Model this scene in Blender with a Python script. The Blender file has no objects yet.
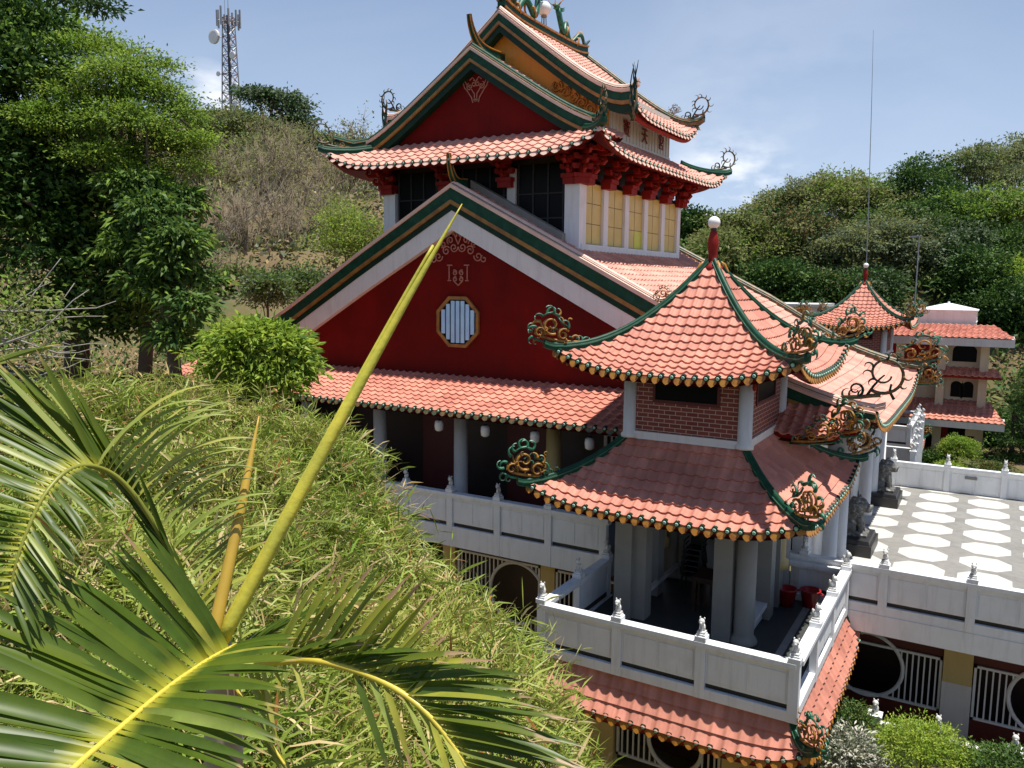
import bpy, math, random
import numpy as np
from mathutils import Vector, Matrix, noise as mnoise
rng = np.random.default_rng(11)
random.seed(5)
PI = math.pi
sc = bpy.context.scene
COL = sc.collection

# ------------------------------------------------------------------ camera
# world: x runs along the hall's front, y into depth, z up; metres; eye at the origin
F = 812.3
R = np.array([[0.85879668, 0.07120205, -0.50734459],
              [0.5122457, -0.10286901, 0.85265603],
              [0.00852082, -0.99214325, -0.12481651]])
cam_d = bpy.data.cameras.new('camera')
cam = bpy.data.objects.new('camera', cam_d)
COL.objects.link(cam)
rt, up, bk = R @ [1, 0, 0], R @ [0, -1, 0], -(R @ [0, 0, 1])
cam.matrix_world = Matrix(((rt[0], up[0], bk[0], 0), (rt[1], up[1], bk[1], 0), (rt[2], up[2], bk[2], 0), (0, 0, 0, 1)))
cam_d.sensor_width = 36
cam_d.lens = F / 1024 * 36
cam_d.clip_start = 0.05
cam_d.clip_end = 3000
sc.camera = cam

def at(px, py, d):            # survey helper: a sighted direction and a distance give a point of the place
    return R @ np.array([px - 512, py - 384, F]) * (d / F)

# ------------------------------------------------------------------ light, sky
TOSUN = Vector((0.20, 0.02, 1.0)).normalized()
ELEV = math.asin(TOSUN.z)
AZ = math.atan2(TOSUN.x, TOSUN.y)
sun_d = bpy.data.lights.new('sun', 'SUN')
sun_d.energy = 5.0
sun_d.angle = math.radians(0.53)
sun_d.color = (1.0, 0.955, 0.88)
sun = bpy.data.objects.new('sun', sun_d)
COL.objects.link(sun)
sun.rotation_euler = TOSUN.to_track_quat('Z', 'Y').to_euler()

world = bpy.data.worlds.new('World')
sc.world = world
world.use_nodes = True
wn, wl = world.node_tree.nodes, world.node_tree.links
wn.clear()
def WN(t, **k):
    n = wn.new(t)
    for a, b in k.items():
        setattr(n, a, b)
    return n
sky = WN('ShaderNodeTexSky', sky_type='NISHITA', sun_disc=False)
sky.sun_elevation = ELEV
sky.sun_rotation = AZ
sky.air_density = 1.3
sky.dust_density = 0.5
sky.ozone_density = 1.3
bg = WN('ShaderNodeBackground')
bg.inputs[1].default_value = 0.085
out = WN('ShaderNodeOutputWorld')
tc = WN('ShaderNodeTexCoord')
def cloud_at(d, rad, soft):           # a cloud bank round a compass direction
    d = Vector(d).normalized()
    vm = WN('ShaderNodeVectorMath', operation='DISTANCE')
    wl.new(tc.outputs['Generated'], vm.inputs[0]); vm.inputs[1].default_value = d
    mr = WN('ShaderNodeMapRange'); mr.inputs[1].default_value = rad; mr.inputs[2].default_value = rad * soft
    mr.inputs[3].default_value = 0; mr.inputs[4].default_value = 1
    wl.new(vm.outputs['Value'], mr.inputs[0])
    return mr.outputs[0]
def mth(op, a, b):
    n = WN('ShaderNodeMath', operation=op)
    for i, v in enumerate((a, b)):
        if isinstance(v, (int, float)): n.inputs[i].default_value = v
        else: wl.new(v, n.inputs[i])
    return n.outputs[0]
mp = WN('ShaderNodeMapping'); mp.inputs['Scale'].default_value = (1, 1, 2.2)
wl.new(tc.outputs['Generated'], mp.inputs[0])
n1 = WN('ShaderNodeTexNoise'); n1.inputs['Scale'].default_value = 7; n1.inputs['Detail'].default_value = 8; n1.inputs['Roughness'].default_value = .55
n2 = WN('ShaderNodeTexNoise'); n2.inputs['Scale'].default_value = 2.2; n2.inputs['Detail'].default_value = 6; n2.inputs['Distortion'].default_value = .6
wl.new(mp.outputs[0], n1.inputs[0]); wl.new(mp.outputs[0], n2.inputs[0])
banks = mth('MAXIMUM', mth('MAXIMUM', cloud_at(at(728, 212, 1), .105, .5), cloud_at(at(205, 100, 1), .045, .3)), mth('MULTIPLY', cloud_at(at(760, 120, 1), .25, .2), .10))
puff = WN('ShaderNodeMapRange'); puff.inputs[1].default_value = .40; puff.inputs[2].default_value = .56
wl.new(n1.outputs[0], puff.inputs[0])
veil = WN('ShaderNodeMapRange'); veil.inputs[1].default_value = .45; veil.inputs[2].default_value = .8; veil.inputs[4].default_value = .12
wl.new(n2.outputs[0], veil.inputs[0])
cl = mth('MINIMUM', mth('ADD', mth('MULTIPLY', banks, puff.outputs[0]), veil.outputs[0]), .9)
# pale tropical haze: thick towards the horizon, thin overhead
sepz = WN('ShaderNodeSeparateXYZ'); wl.new(tc.outputs['Generated'], sepz.inputs[0])
hz = WN('ShaderNodeMapRange'); hz.inputs[1].default_value = 0; hz.inputs[2].default_value = .75; hz.inputs[3].default_value = 1; hz.inputs[4].default_value = 0
wl.new(sepz.outputs[2], hz.inputs[0])
hcol = WN('ShaderNodeMix', data_type='RGBA'); wl.new(mth('POWER', hz.outputs[0], 1.5), hcol.inputs[0])
hcol.inputs[6].default_value = (0.75, 1.5, 3.3, 1); hcol.inputs[7].default_value = (5.6, 7.0, 9.3, 1)
hmix = WN('ShaderNodeMix', data_type='RGBA'); wl.new(mth('ADD', mth('MULTIPLY', hz.outputs[0], .0), .85), hmix.inputs[0])
wl.new(sky.outputs[0], hmix.inputs[6]); wl.new(hcol.outputs[2], hmix.inputs[7])
mixc = WN('ShaderNodeMix', data_type='RGBA')
wl.new(cl, mixc.inputs[0]); wl.new(hmix.outputs[2], mixc.inputs[6]); mixc.inputs[7].default_value = (9.6, 9.9, 10.4, 1)
wl.new(mixc.outputs[2], bg.inputs[0])
wl.new(bg.outputs[0], out.inputs[0])

sc.view_settings.view_transform = 'Standard'
sc.view_settings.look = 'None'
sc.view_settings.gamma = 1
sc.view_settings.exposure = 0.42
sc.view_settings.use_curve_mapping = False
sc.render.engine = 'CYCLES'
sc.cycles.use_denoising = True
sc.cycles.max_bounces = 6
sc.cycles.diffuse_bounces = 3
sc.cycles.glossy_bounces = 2
sc.cycles.transmission_bounces = 3
sc.cycles.transparent_max_bounces = 4
sc.cycles.caustics_reflective = False
sc.cycles.caustics_refractive = False

# ------------------------------------------------------------------ materials
MAT = {}
def mat(name, col, rough=.6, var=.12, scale=3., bump=0., spec=.5, trans=0., col2=None, mix2=(.45, .65), scale2=1.2, metal=0., tile=False, stain=None, stain_k=.5):
    """procedural paint/stone: value noise, an optional second colour in patches, optional per-tile variation"""
    m = bpy.data.materials.new(name); m.use_nodes = True
    nt = m.node_tree; N, L = nt.nodes, nt.links
    b = N['Principled BSDF']
    b.inputs['Roughness'].default_value = rough
    b.inputs['Metallic'].default_value = metal
    b.inputs['Specular IOR Level'].default_value = spec
    t = N.new('ShaderNodeTexCoord')
    nz = N.new('ShaderNodeTexNoise'); nz.inputs['Scale'].default_value = scale; nz.inputs['Detail'].default_value = 5
    L.new(t.outputs['Object'], nz.inputs['Vector'])
    cr = N.new('ShaderNodeValToRGB')
    c = np.array(col)
    cr.color_ramp.elements[0].position = .3; cr.color_ramp.elements[1].position = .7
    cr.color_ramp.elements[0].color = (*np.clip(c * (1 - var), 0, 1), 1)
    cr.color_ramp.elements[1].color = (*np.clip(c * (1 + var), 0, 1), 1)
    L.new(nz.outputs[0], cr.inputs[0])
    cur = cr.outputs[0]
    def mixin(fac, colour, blend='MIX'):
        mx = N.new('ShaderNodeMix'); mx.data_type = 'RGBA'; mx.blend_type = blend
        L.new(fac, mx.inputs[0]) if not isinstance(fac, float) else setattr(mx.inputs[0], 'default_value', fac)
        L.new(cur, mx.inputs[6])
        if isinstance(colour, tuple): mx.inputs[7].default_value = (*colour, 1)
        else: L.new(colour, mx.inputs[7])
        return mx.outputs[2]
    if col2 is not None:
        n2 = N.new('ShaderNodeTexNoise'); n2.inputs['Scale'].default_value = scale2; n2.inputs['Detail'].default_value = 6; n2.inputs['Roughness'].default_value = .6
        L.new(t.outputs['Object'], n2.inputs['Vector'])
        mr = N.new('ShaderNodeMapRange'); mr.inputs[1].default_value = mix2[0]; mr.inputs[2].default_value = mix2[1]
        L.new(n2.outputs[0], mr.inputs[0])
        cur = mixin(mr.outputs[0], tuple(col2))
    if stain is not None:           # streaks of rain dirt running down
        mp_ = N.new('ShaderNodeMapping'); mp_.inputs['Scale'].default_value = (3.5, 3.5, .35)
        L.new(t.outputs['Object'], mp_.inputs[0])
        n3 = N.new('ShaderNodeTexNoise'); n3.inputs['Scale'].default_value = 2.0; n3.inputs['Detail'].default_value = 7; n3.inputs['Roughness'].default_value = .65
        L.new(mp_.outputs[0], n3.inputs['Vector'])
        mr = N.new('ShaderNodeMapRange'); mr.inputs[1].default_value = .5; mr.inputs[2].default_value = .78; mr.inputs[4].default_value = stain_k
        L.new(n3.outputs[0], mr.inputs[0])
        cur = mixin(mr.outputs[0], tuple(stain))
    if tile:
        uv = N.new('ShaderNodeUVMap'); uv.uv_map = 'tile'
        fl = N.new('ShaderNodeVectorMath'); fl.operation = 'FLOOR'; L.new(uv.outputs[0], fl.inputs[0])
        wn_ = N.new('ShaderNodeTexWhiteNoise'); wn_.noise_dimensions = '2D'; L.new(fl.outputs[0], wn_.inputs['Vector'])
        cr2 = N.new('ShaderNodeValToRGB')
        cr2.color_ramp.elements[0].color = (.78, .75, .74, 1); cr2.color_ramp.elements[1].color = (1.0, 1.0, 1.0, 1)
        L.new(wn_.outputs[0], cr2.inputs[0])
        cur = mixin(1.0, cr2.outputs[0], 'MULTIPLY')
    L.new(cur, b.inputs['Base Color'])
    if bump:
        bp = N.new('ShaderNodeBump'); bp.inputs['Strength'].default_value = bump; bp.inputs['Distance'].default_value = .02
        nb = N.new('ShaderNodeTexNoise'); nb.inputs['Scale'].default_value = scale * 6; nb.inputs['Detail'].default_value = 4
        L.new(t.outputs['Object'], nb.inputs['Vector'])
        L.new(nb.outputs[0], bp.inputs['Height']); L.new(bp.outputs[0], b.inputs['Normal'])
    if trans:
        tl = N.new('ShaderNodeBsdfTranslucent'); L.new(cur, tl.inputs['Color'])
        ms = N.new('ShaderNodeMixShader'); ms.inputs[0].default_value = trans
        L.new(b.outputs[0], ms.inputs[1]); L.new(tl.outputs[0], ms.inputs[2])
        L.new(ms.outputs[0], N['Material Output'].inputs[0])
    MAT[name] = m
    return m
mat('tile', (.66, .275, .195), .62, .12, 1.5, .2, .3, col2=(.52, .20, .145), mix2=(.47, .70), scale2=1.1, tile=True, stain=(.30, .15, .12), stain_k=.42)
mat('tile_pale', (.73, .37, .285), .62, .12, 1.5, .2, .3, col2=(.60, .28, .215), mix2=(.47, .70), scale2=.9, tile=True, stain=(.42, .23, .18), stain_k=.40)
mat('tile_cream', (.74, .50, .40), .6, .1)
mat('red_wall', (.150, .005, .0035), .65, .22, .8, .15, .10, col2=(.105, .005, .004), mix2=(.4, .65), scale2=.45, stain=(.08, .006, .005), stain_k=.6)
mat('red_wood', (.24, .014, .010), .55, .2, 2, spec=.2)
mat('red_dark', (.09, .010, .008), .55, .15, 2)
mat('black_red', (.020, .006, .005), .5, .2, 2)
mat('green', (.006, .052, .026), .5, .2, 2, 0, .2, col2=(.012, .070, .040), scale2=4, stain=(.02, .03, .02))
mat('green_light', (.035, .17, .09), .45, .25, 5, col2=(.015, .07, .035), scale2=5)
mat('green_mid', (.02, .15, .075), .45, .35, 7, col2=(.008, .05, .03), mix2=(.45, .6), scale2=5)
mat('green_dark', (.005, .028, .016), .5, .25, 4, 0, .2)
mat('mint', (.30, .50, .38), .45, .2, 9)
mat('gold', (.46, .20, .022), .5, .25, 5, col2=(.26, .09, .012), mix2=(.42, .6), scale2=5)
mat('gold_scroll', (.40, .19, .022), .5, .3, 9, col2=(.13, .065, .015), mix2=(.42, .62), scale2=8)
mat('gold_dark', (.20, .105, .03), .5, .25, 8, col2=(.05, .07, .035), mix2=(.4, .55), scale2=7)
mat('gold_trim', (.30, .145, .025), .5, .2, 4, col2=(.20, .085, .015), scale2=3)
mat('glyph_red', (.22, .03, .024), .7, .3, 9)
mat('gold_wall', (.56, .25, .022), .6, .08, .7, stain=(.42, .17, .012))
mat('cream_relief', (.40, .16, .11), .7, .1)
mat('white', (.77, .78, .79), .55, .04, 2, .05, .4, col2=(.68, .685, .68), mix2=(.55, .78), scale2=1.4, stain=(.42, .415, .39), stain_k=.42)
mat('white_plain', (.70, .69, .67), .6, .05, 2, stain=(.45, .43, .39))
mat('pier_grey', (.27, .26, .235), .7, .08, 2, stain=(.22, .21, .19))
mat('trim_grey', (.62, .60, .57), .6, .05, 1.5, stain=(.42, .40, .36))
mat('stone_white', (.70, .69, .66), .7, .15, 14, .4, .3, col2=(.33, .32, .30), mix2=(.5, .7), scale2=16)
mat('stone_dark', (.10, .096, .09), .6, .3, 9, .4, .4, col2=(.34, .33, .30), mix2=(.52, .68), scale2=8)
mat('stone_black', (.022, .021, .021), .4, .3, 6)
mat('yellow_paint', (.56, .42, .17), .6, .06, 1.2, stain=(.36, .25, .09))
mat('cream_wall', (.62, .51, .36), .7, .05, 1, stain=(.45, .36, .25))
mat('pane', (.66, .49, .13), .4, .10, 1.4)
mat('pane_lime', (.62, .62, .02), .3, .05)
mat('pane_dark', (.005, .0055, .006), .4, .2, 1, spec=.08)
mat('mullion', (.20, .12, .05), .5)
mat('mullion_grey', (.04, .04, .042), .6, spec=.1)
mat('blue_white', (.40, .70, .97), .5, .1)
mat('panel_white', (.63, .60, .52), .6, .06, 1.2, stain=(.46, .40, .28))
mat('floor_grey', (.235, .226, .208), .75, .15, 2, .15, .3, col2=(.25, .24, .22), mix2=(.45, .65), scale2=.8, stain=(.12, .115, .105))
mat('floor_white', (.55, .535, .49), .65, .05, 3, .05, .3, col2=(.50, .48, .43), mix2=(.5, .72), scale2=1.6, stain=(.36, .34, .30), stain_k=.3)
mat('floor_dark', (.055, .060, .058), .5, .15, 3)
mat('concrete', (.36, .35, .33), .8, .12, 2, .1)
mat('ground', (.17, .125, .07), .95, .3, .5, .3, .1, col2=(.09, .095, .035), mix2=(.45, .6), scale2=.25)
mat('soil', (.11, .075, .045), .95, .3, 2, .3)
mat('bark', (.085, .062, .045), .9, .3, 6, .5)
mat('bark_pale', (.30, .275, .245), .85, .2, 8, .3)
mat('dry_twig', (.19, .15, .098), .9, .3, 3)
mat('globe', (.86, .85, .83), .25, .02)
mat('steel', (.28, .28, .29), .5, .15, 3, metal=.3)
mat('steel_red', (.22, .10, .09), .5, .15, 3)
mat('wood_dark', (.055, .026, .016), .45, .3, 5)
mat('plastic_dark', (.018, .022, .022), .35, .1)
mat('plastic_red', (.40, .018, .022), .3, .08)
mat('plastic_white', (.80, .80, .80), .35, .03)
# leaves: hue varies from leaf to leaf
def leafmat(name, c, c2, trans=.25, rough=.55, scale=2.5, spec=.2):
    return mat(name, c, rough, .30, scale, 0, spec, trans, col2=c2, mix2=(.42, .62), scale2=scale * .45)
leafmat('leaf_dark', (.034, .080, .018), (.060, .125, .026), .2)
leafmat('leaf_mid', (.090, .165, .034), (.13, .21, .045), .28)
leafmat('leaf_bright', (.185, .31, .038), (.25, .365, .055), .38)
leafmat('leaf_lime', (.29, .39, .04), (.36, .44, .07), .35)
leafmat('leaf_olive', (.20, .225, .075), (.26, .265, .10), .38)
leafmat('leaf_grey', (.165, .20, .12), (.11, .16, .08), .3)
leafmat('leaf_rust', (.20, .125, .050), (.13, .13, .050), .3)
leafmat('leaf_silver', (.52, .50, .42), (.34, .35, .25), .1)
leafmat('bamboo_green', (.20, .275, .036), (.35, .38, .08), .22, .45, 1.1, .3)
leafmat('bamboo_straw', (.58, .47, .24), (.46, .33, .13), .2, .6, 2)
leafmat('bamboo_rust', (.36, .14, .04), (.26, .13, .05), .15, .6, 2)
leafmat('litter', (.14, .105, .055), (.20, .155, .085), 0, .9, 6, .1)
def palmleaf(name, c, c2, root, tip, rootlen=.16, tipat=.9):
    """leaflet: yellow at the rib, own green per leaflet, withered towards the point (u along, v = leaflet's own number)"""
    m = leafmat(name, c, c2, .34, .40, 9, .35)
    N, L = m.node_tree.nodes, m.node_tree.links
    b = N['Principled BSDF']; src = b.inputs['Base Color'].links[0].from_socket
    uv = N.new('ShaderNodeUVMap'); uv.uv_map = 'tile'; sp = N.new('ShaderNodeSeparateXYZ'); L.new(uv.outputs[0], sp.inputs[0])
    wn_ = N.new('ShaderNodeTexWhiteNoise'); wn_.noise_dimensions = '1D'; L.new(sp.outputs[1], wn_.inputs['W'])
    nz = N.new('ShaderNodeTexNoise'); nz.inputs['Scale'].default_value = 14; t = N.new('ShaderNodeTexCoord'); L.new(t.outputs['Object'], nz.inputs['Vector'])
    def mathn(op, x, y):
        n = N.new('ShaderNodeMath'); n.operation = op
        for i, q in enumerate((x, y)):
            if isinstance(q, (int, float)): n.inputs[i].default_value = q
            else: L.new(q, n.inputs[i])
        return n.outputs[0]
    def ramp(x, lo, hi, flip=False):
        r = N.new('ShaderNodeMapRange'); r.interpolation_type = 'SMOOTHSTEP'; r.inputs[1].default_value = lo; r.inputs[2].default_value = hi
        if flip: r.inputs[3].default_value = 1; r.inputs[4].default_value = 0
        L.new(x, r.inputs[0]); return r.outputs[0]
    def mx(f, a_, c_):
        n = N.new('ShaderNodeMix'); n.data_type = 'RGBA'
        if isinstance(f, (int, float)): n.inputs[0].default_value = f
        else: L.new(f, n.inputs[0])
        L.new(a_, n.inputs[6])
        if isinstance(c_, tuple): n.inputs[7].default_value = (*c_, 1)
        else: L.new(c_, n.inputs[7])
        return n.outputs[2]
    cur = mx(mathn('MULTIPLY', ramp(wn_.outputs[0], .55, 1.0), .65), src, (c2[0] * 1.7, c2[1] * 1.35, c2[2]))
    cur = mx(mathn('MULTIPLY', ramp(sp.outputs[0], .0, rootlen, True), .9), cur, root)
    edge = mathn('ADD', sp.outputs[0], mathn('ADD', mathn('MULTIPLY', mathn('SUBTRACT', nz.outputs[0], .5), .25), mathn('MULTIPLY', mathn('SUBTRACT', wn_.outputs[0], .5), .22)))
    cur = mx(ramp(edge, tipat, tipat + .06), cur, tip)
    for n in list(N):
        for inp in n.inputs:
            if inp.name in ('Base Color', 'Color') and inp.links and inp.links[0].from_socket == src and n.type in ('BSDF_PRINCIPLED', 'BSDF_TRANSLUCENT'): L.new(cur, inp)
    return m
palmleaf('palm_green', (.060, .105, .010), (.095, .15, .014), (.46, .44, .04), (.42, .33, .10), .15, .93)
palmleaf('palm_pale', (.26, .33, .065), (.33, .37, .10), (.34, .34, .06), (.45, .36, .14), .12, 1.02)
palmleaf('palm_yellow', (.34, .33, .045), (.22, .27, .035), (.42, .38, .05), (.40, .24, .14), .12, .80)
palmleaf('palm_tip', (.065, .11, .012), (.10, .15, .018), (.36, .35, .04), (.42, .29, .16), .15, .86)
mat('rachis', (.60, .48, .06), .4, .12, 6)
mat('rachis_green', (.22, .23, .03), .45, .2, 6)
mat('spear', (.50, .44, .05), .42, .18, 4, .2, .3, col2=(.40, .38, .05), scale2=5, stain=(.30, .22, .06))
mat('spear_brown', (.48, .31, .04), .45, .2, 4)
mat('crownshaft', (.36, .33, .27), .5, .25, 5, col2=(.28, .16, .10), scale2=4)
mat('flower_red', (.42, .05, .06), .6, .2)

# brick for the pavilion's upper wall
def brickmat():
    m = bpy.data.materials.new('brick'); m.use_nodes = True
    N, L = m.node_tree.nodes, m.node_tree.links
    b = N['Principled BSDF']; b.inputs['Roughness'].default_value = .7
    t = N.new('ShaderNodeTexCoord')
    sep = N.new('ShaderNodeSeparateXYZ'); L.new(t.outputs['Object'], sep.inputs[0])
    add = N.new('ShaderNodeMath'); L.new(sep.outputs[0], add.inputs[0]); L.new(sep.outputs[1], add.inputs[1])
    cmb = N.new('ShaderNodeCombineXYZ'); L.new(add.outputs[0], cmb.inputs[0]); L.new(sep.outputs[2], cmb.inputs[1])
    br = N.new('ShaderNodeTexBrick'); L.new(cmb.outputs[0], br.inputs['Vector'])
    br.inputs['Color1'].default_value = (.21, .045, .030, 1); br.inputs['Color2'].default_value = (.15, .030, .022, 1)
    br.inputs['Mortar'].default_value = (.46, .34, .28, 1)
    br.inputs['Scale'].default_value = 1; br.inputs['Brick Width'].default_value = .26; br.inputs['Row Height'].default_value = .098
    br.inputs['Mortar Size'].default_value = .008; br.inputs['Mortar Smooth'].default_value = .1
    L.new(br.outputs[0], b.inputs['Base Color'])
    MAT['brick'] = m
brickmat()

# ------------------------------------------------------------------ objects
OFF = {}
def thing(name, label, cat, loc=(0, 0, 0), group=None):
    o = bpy.data.objects.new(name, None); COL.objects.link(o)
    o.location = loc; o.empty_display_size = .2
    o['label'] = label; o['category'] = cat
    if group: o['group'] = group
    OFF[o] = np.array(loc, float)
    return o
def tag(o, label, cat, group=None, kind=None):
    if label: o['label'] = label
    if cat: o['category'] = cat
    if group: o['group'] = group
    if kind: o['kind'] = kind
    return o
def link(name, me, parent=None):
    o = bpy.data.objects.new(name, me); COL.objects.link(o)
    if parent is not None:
        o.parent = parent; OFF[o] = OFF[parent]
    else:
        OFF[o] = np.zeros(3)
    return o
def mesh_np(name, V, Q, mats, parent=None, mi=None, smooth=False, uv=None):
    """object from arrays: V (n,3) world points, Q (m,k) faces"""
    off = OFF[parent] if parent is not None else 0
    V = np.asarray(V, np.float32) - np.asarray(off, np.float32)
    Q = np.asarray(Q, np.int32); m, k = Q.shape
    me = bpy.data.meshes.new(name)
    me.vertices.add(len(V)); me.vertices.foreach_set('co', V.astype(np.float32).ravel())
    me.loops.add(m * k); me.loops.foreach_set('vertex_index', Q.ravel())
    me.polygons.add(m); me.polygons.foreach_set('loop_start', np.arange(0, m * k, k, dtype=np.int32))
    for mm in (mats if isinstance(mats, (list, tuple)) else [mats]):
        me.materials.append(MAT[mm])
    if mi is not None: me.polygons.foreach_set('material_index', np.asarray(mi, np.int32))
    if smooth: me.polygons.foreach_set('use_smooth', np.ones(m, bool))
    if uv is not None:
        l = me.uv_layers.new(name='tile'); l.data.foreach_set('uv', np.asarray(uv, np.float32)[Q.ravel()].ravel())
    me.update(calc_edges=True); me.validate()
    return link(name, me, parent)
class MB:
    """collects boxes, tubes, plates ... for ONE mesh"""
    def __init__(s): s.v, s.f, s.m = [], [], []
    def add(s, vs, fs, m=0):
        b = len(s.v); s.v += [tuple(map(float, p)) for p in vs]
        s.f += [tuple(i + b for i in f) for f in fs]; s.m += [m] * len(fs)
    def box(s, x0, x1, y0, y1, z0, z1, m=0, tx=0, ty=0):   # tx, ty: the top is drawn in
        v = [(x0, y0, z0), (x1, y0, z0), (x1, y1, z0), (x0, y1, z0), (x0 + tx, y0 + ty, z1), (x1 - tx, y0 + ty, z1), (x1 - tx, y1 - ty, z1), (x0 + tx, y1 - ty, z1)]
        s.add(v, [(3, 2, 1, 0), (4, 5, 6, 7), (0, 1, 5, 4), (1, 2, 6, 5), (2, 3, 7, 6), (3, 0, 4, 7)], m)
    def frame_box(s, c, ax, half, m=0):   # oriented box: centre, three unit axes, half sizes
        c = np.array(c, float); a = [np.array(q, float) for q in ax]
        v = []
        for sz in (-1, 1):
            for sx, sy in ((-1, -1), (1, -1), (1, 1), (-1, 1)):
                v.append(c + a[0] * half[0] * sx + a[1] * half[1] * sy + a[2] * half[2] * sz)
        s.add(v, [(3, 2, 1, 0), (4, 5, 6, 7), (0, 1, 5, 4), (1, 2, 6, 5), (2, 3, 7, 6), (3, 0, 4, 7)], m)
    def tube(s, path, rad, n=7, m=0, cap=True, flat=1.0):
        P = np.array(path, float); k = len(P)
        rad = np.full(k, rad) if np.isscalar(rad) else np.array(rad, float)
        T = np.gradient(P, axis=0); T /= np.linalg.norm(T, axis=1)[:, None] + 1e-9
        a = np.array([0, 0, 1.]) if abs(T[0][2]) < .9 else np.array([1., 0, 0])
        u = np.cross(T[0], a); u /= np.linalg.norm(u)
        vs = []
        for i in range(k):
            u = u - T[i] * (u @ T[i]); u /= np.linalg.norm(u) + 1e-9
            w = np.cross(T[i], u)
            for j in range(n):
                t = 2 * PI * j / n
                vs.append(P[i] + rad[i] * (u * math.cos(t) + w * math.sin(t) * flat))
        fs = [(i * n + j, i * n + (j + 1) % n, (i + 1) * n + (j + 1) % n, (i + 1) * n + j) for i in range(k - 1) for j in range(n)]
        if cap: fs += [tuple(range(n - 1, -1, -1)), tuple((k - 1) * n + j for j in range(n))]
        s.add(vs, fs, m)
    def lathe(s, prof, c, n=16, m=0):   # prof: (radius, z) from low to high
        vs, k = [], len(prof)
        for r, z in prof:
            for j in range(n):
                t = 2 * PI * j / n
                vs.append((c[0] + r * math.cos(t), c[1] + r * math.sin(t), c[2] + z))
        fs = [(i * n + j, i * n + (j + 1) % n, (i + 1) * n + (j + 1) % n, (i + 1) * n + j) for i in range(k - 1) for j in range(n)]
        fs += [tuple(range(n - 1, -1, -1)), tuple((k - 1) * n + j for j in range(n))]
        s.add(vs, fs, m)
    def ball(s, c, r, n=10, m=0):
        r = (r, r, r) if np.isscalar(r) else r
        vs = [(c[0], c[1], c[2] - r[2])]; k = max(4, n // 2 + 1)
        for i in range(1, k):
            ph = -PI / 2 + PI * i / k
            for j in range(n):
                t = 2 * PI * j / n
                vs.append((c[0] + r[0] * math.cos(ph) * math.cos(t), c[1] + r[1] * math.cos(ph) * math.sin(t), c[2] + r[2] * math.sin(ph)))
        vs.append((c[0], c[1], c[2] + r[2]))
        fs = [(0, 1 + (j + 1) % n, 1 + j) for j in range(n)]
        for i in range(k - 2):
            fs += [(1 + i * n + j, 1 + i * n + (j + 1) % n, 1 + (i + 1) * n + (j + 1) % n, 1 + (i + 1) * n + j) for j in range(n)]
        l = len(vs) - 1
        fs += [(l, 1 + (k - 2) * n + j, 1 + (k - 2) * n + (j + 1) % n) for j in range(n)]
        s.add(vs, fs, m)
    def plate(s, poly, d, m=0):    # planar polygon (3D points) thickened by vector d
        p = [np.array(q, float) for q in poly]; n = len(p); d = np.array(d, float)
        s.add(p + [q + d for q in p], [tuple(range(n - 1, -1, -1)), tuple(range(n, 2 * n))] + [(i, (i + 1) % n, n + (i + 1) % n, n + i) for i in range(n)], m)
    def sweep(s, path, prof, side, m=0, closed=True):
        """prof: (a, b) pairs; a along 'side' (constant horizontal vector or one per point), b upward"""
        P = [np.array(p, float) for p in path]
        vs = []; n = len(prof)
        for i, p in enumerate(P):
            sd = np.array(side[i] if isinstance(side, list) else side, float)
            for a, b in prof: vs.append(p + sd * a + np.array([0, 0, b]))
        fs = [(i * n + j, i * n + (j + 1) % n, (i + 1) * n + (j + 1) % n, (i + 1) * n + j) for i in range(len(P) - 1) for j in range(n if closed else n - 1)]
        if closed: fs += [tuple(range(n - 1, -1, -1)), tuple((len(P) - 1) * n + j for j in range(n))]
        s.add(vs, fs, m)
    def build(s, name, mats, parent=None, smooth=False, flip=True):
        off = OFF[parent] if parent is not None else np.zeros(3)
        me = bpy.data.meshes.new(name)
        me.from_pydata([tuple(np.array(p) - off) for p in s.v], [], s.f)
        for mm in (mats if isinstance(mats, (list, tuple)) else [mats]): me.materials.append(MAT[mm])
        me.polygons.foreach_set('material_index', np.array(s.m, np.int32))
        if smooth: me.polygons.foreach_set('use_smooth', np.ones(len(s.f), bool))
        me.update(); me.validate()
        return link(name, me, parent)
def dup(root, loc, label=None, group=None):
    def cp(o, par):
        c = o.copy(); COL.objects.link(c); OFF[c] = np.array(loc, float)
        if par is not None: c.parent = par
        for ch in list(o.children): cp(ch, c)
        return c
    r = cp(root, None); r.location = loc
    if label: r['label'] = label
    if group: r['group'] = group
    return r
def dup_part(o, parent, shift):     # a repeat of one part (and its sub-parts) inside a thing
    c = o.copy(); COL.objects.link(c); c.parent = parent; OFF[c] = OFF[parent]
    c.location = Vector(o.location) + Vector(shift)
    for ch in list(o.children):
        d = ch.copy(); COL.objects.link(d); d.parent = c
    return c
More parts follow.
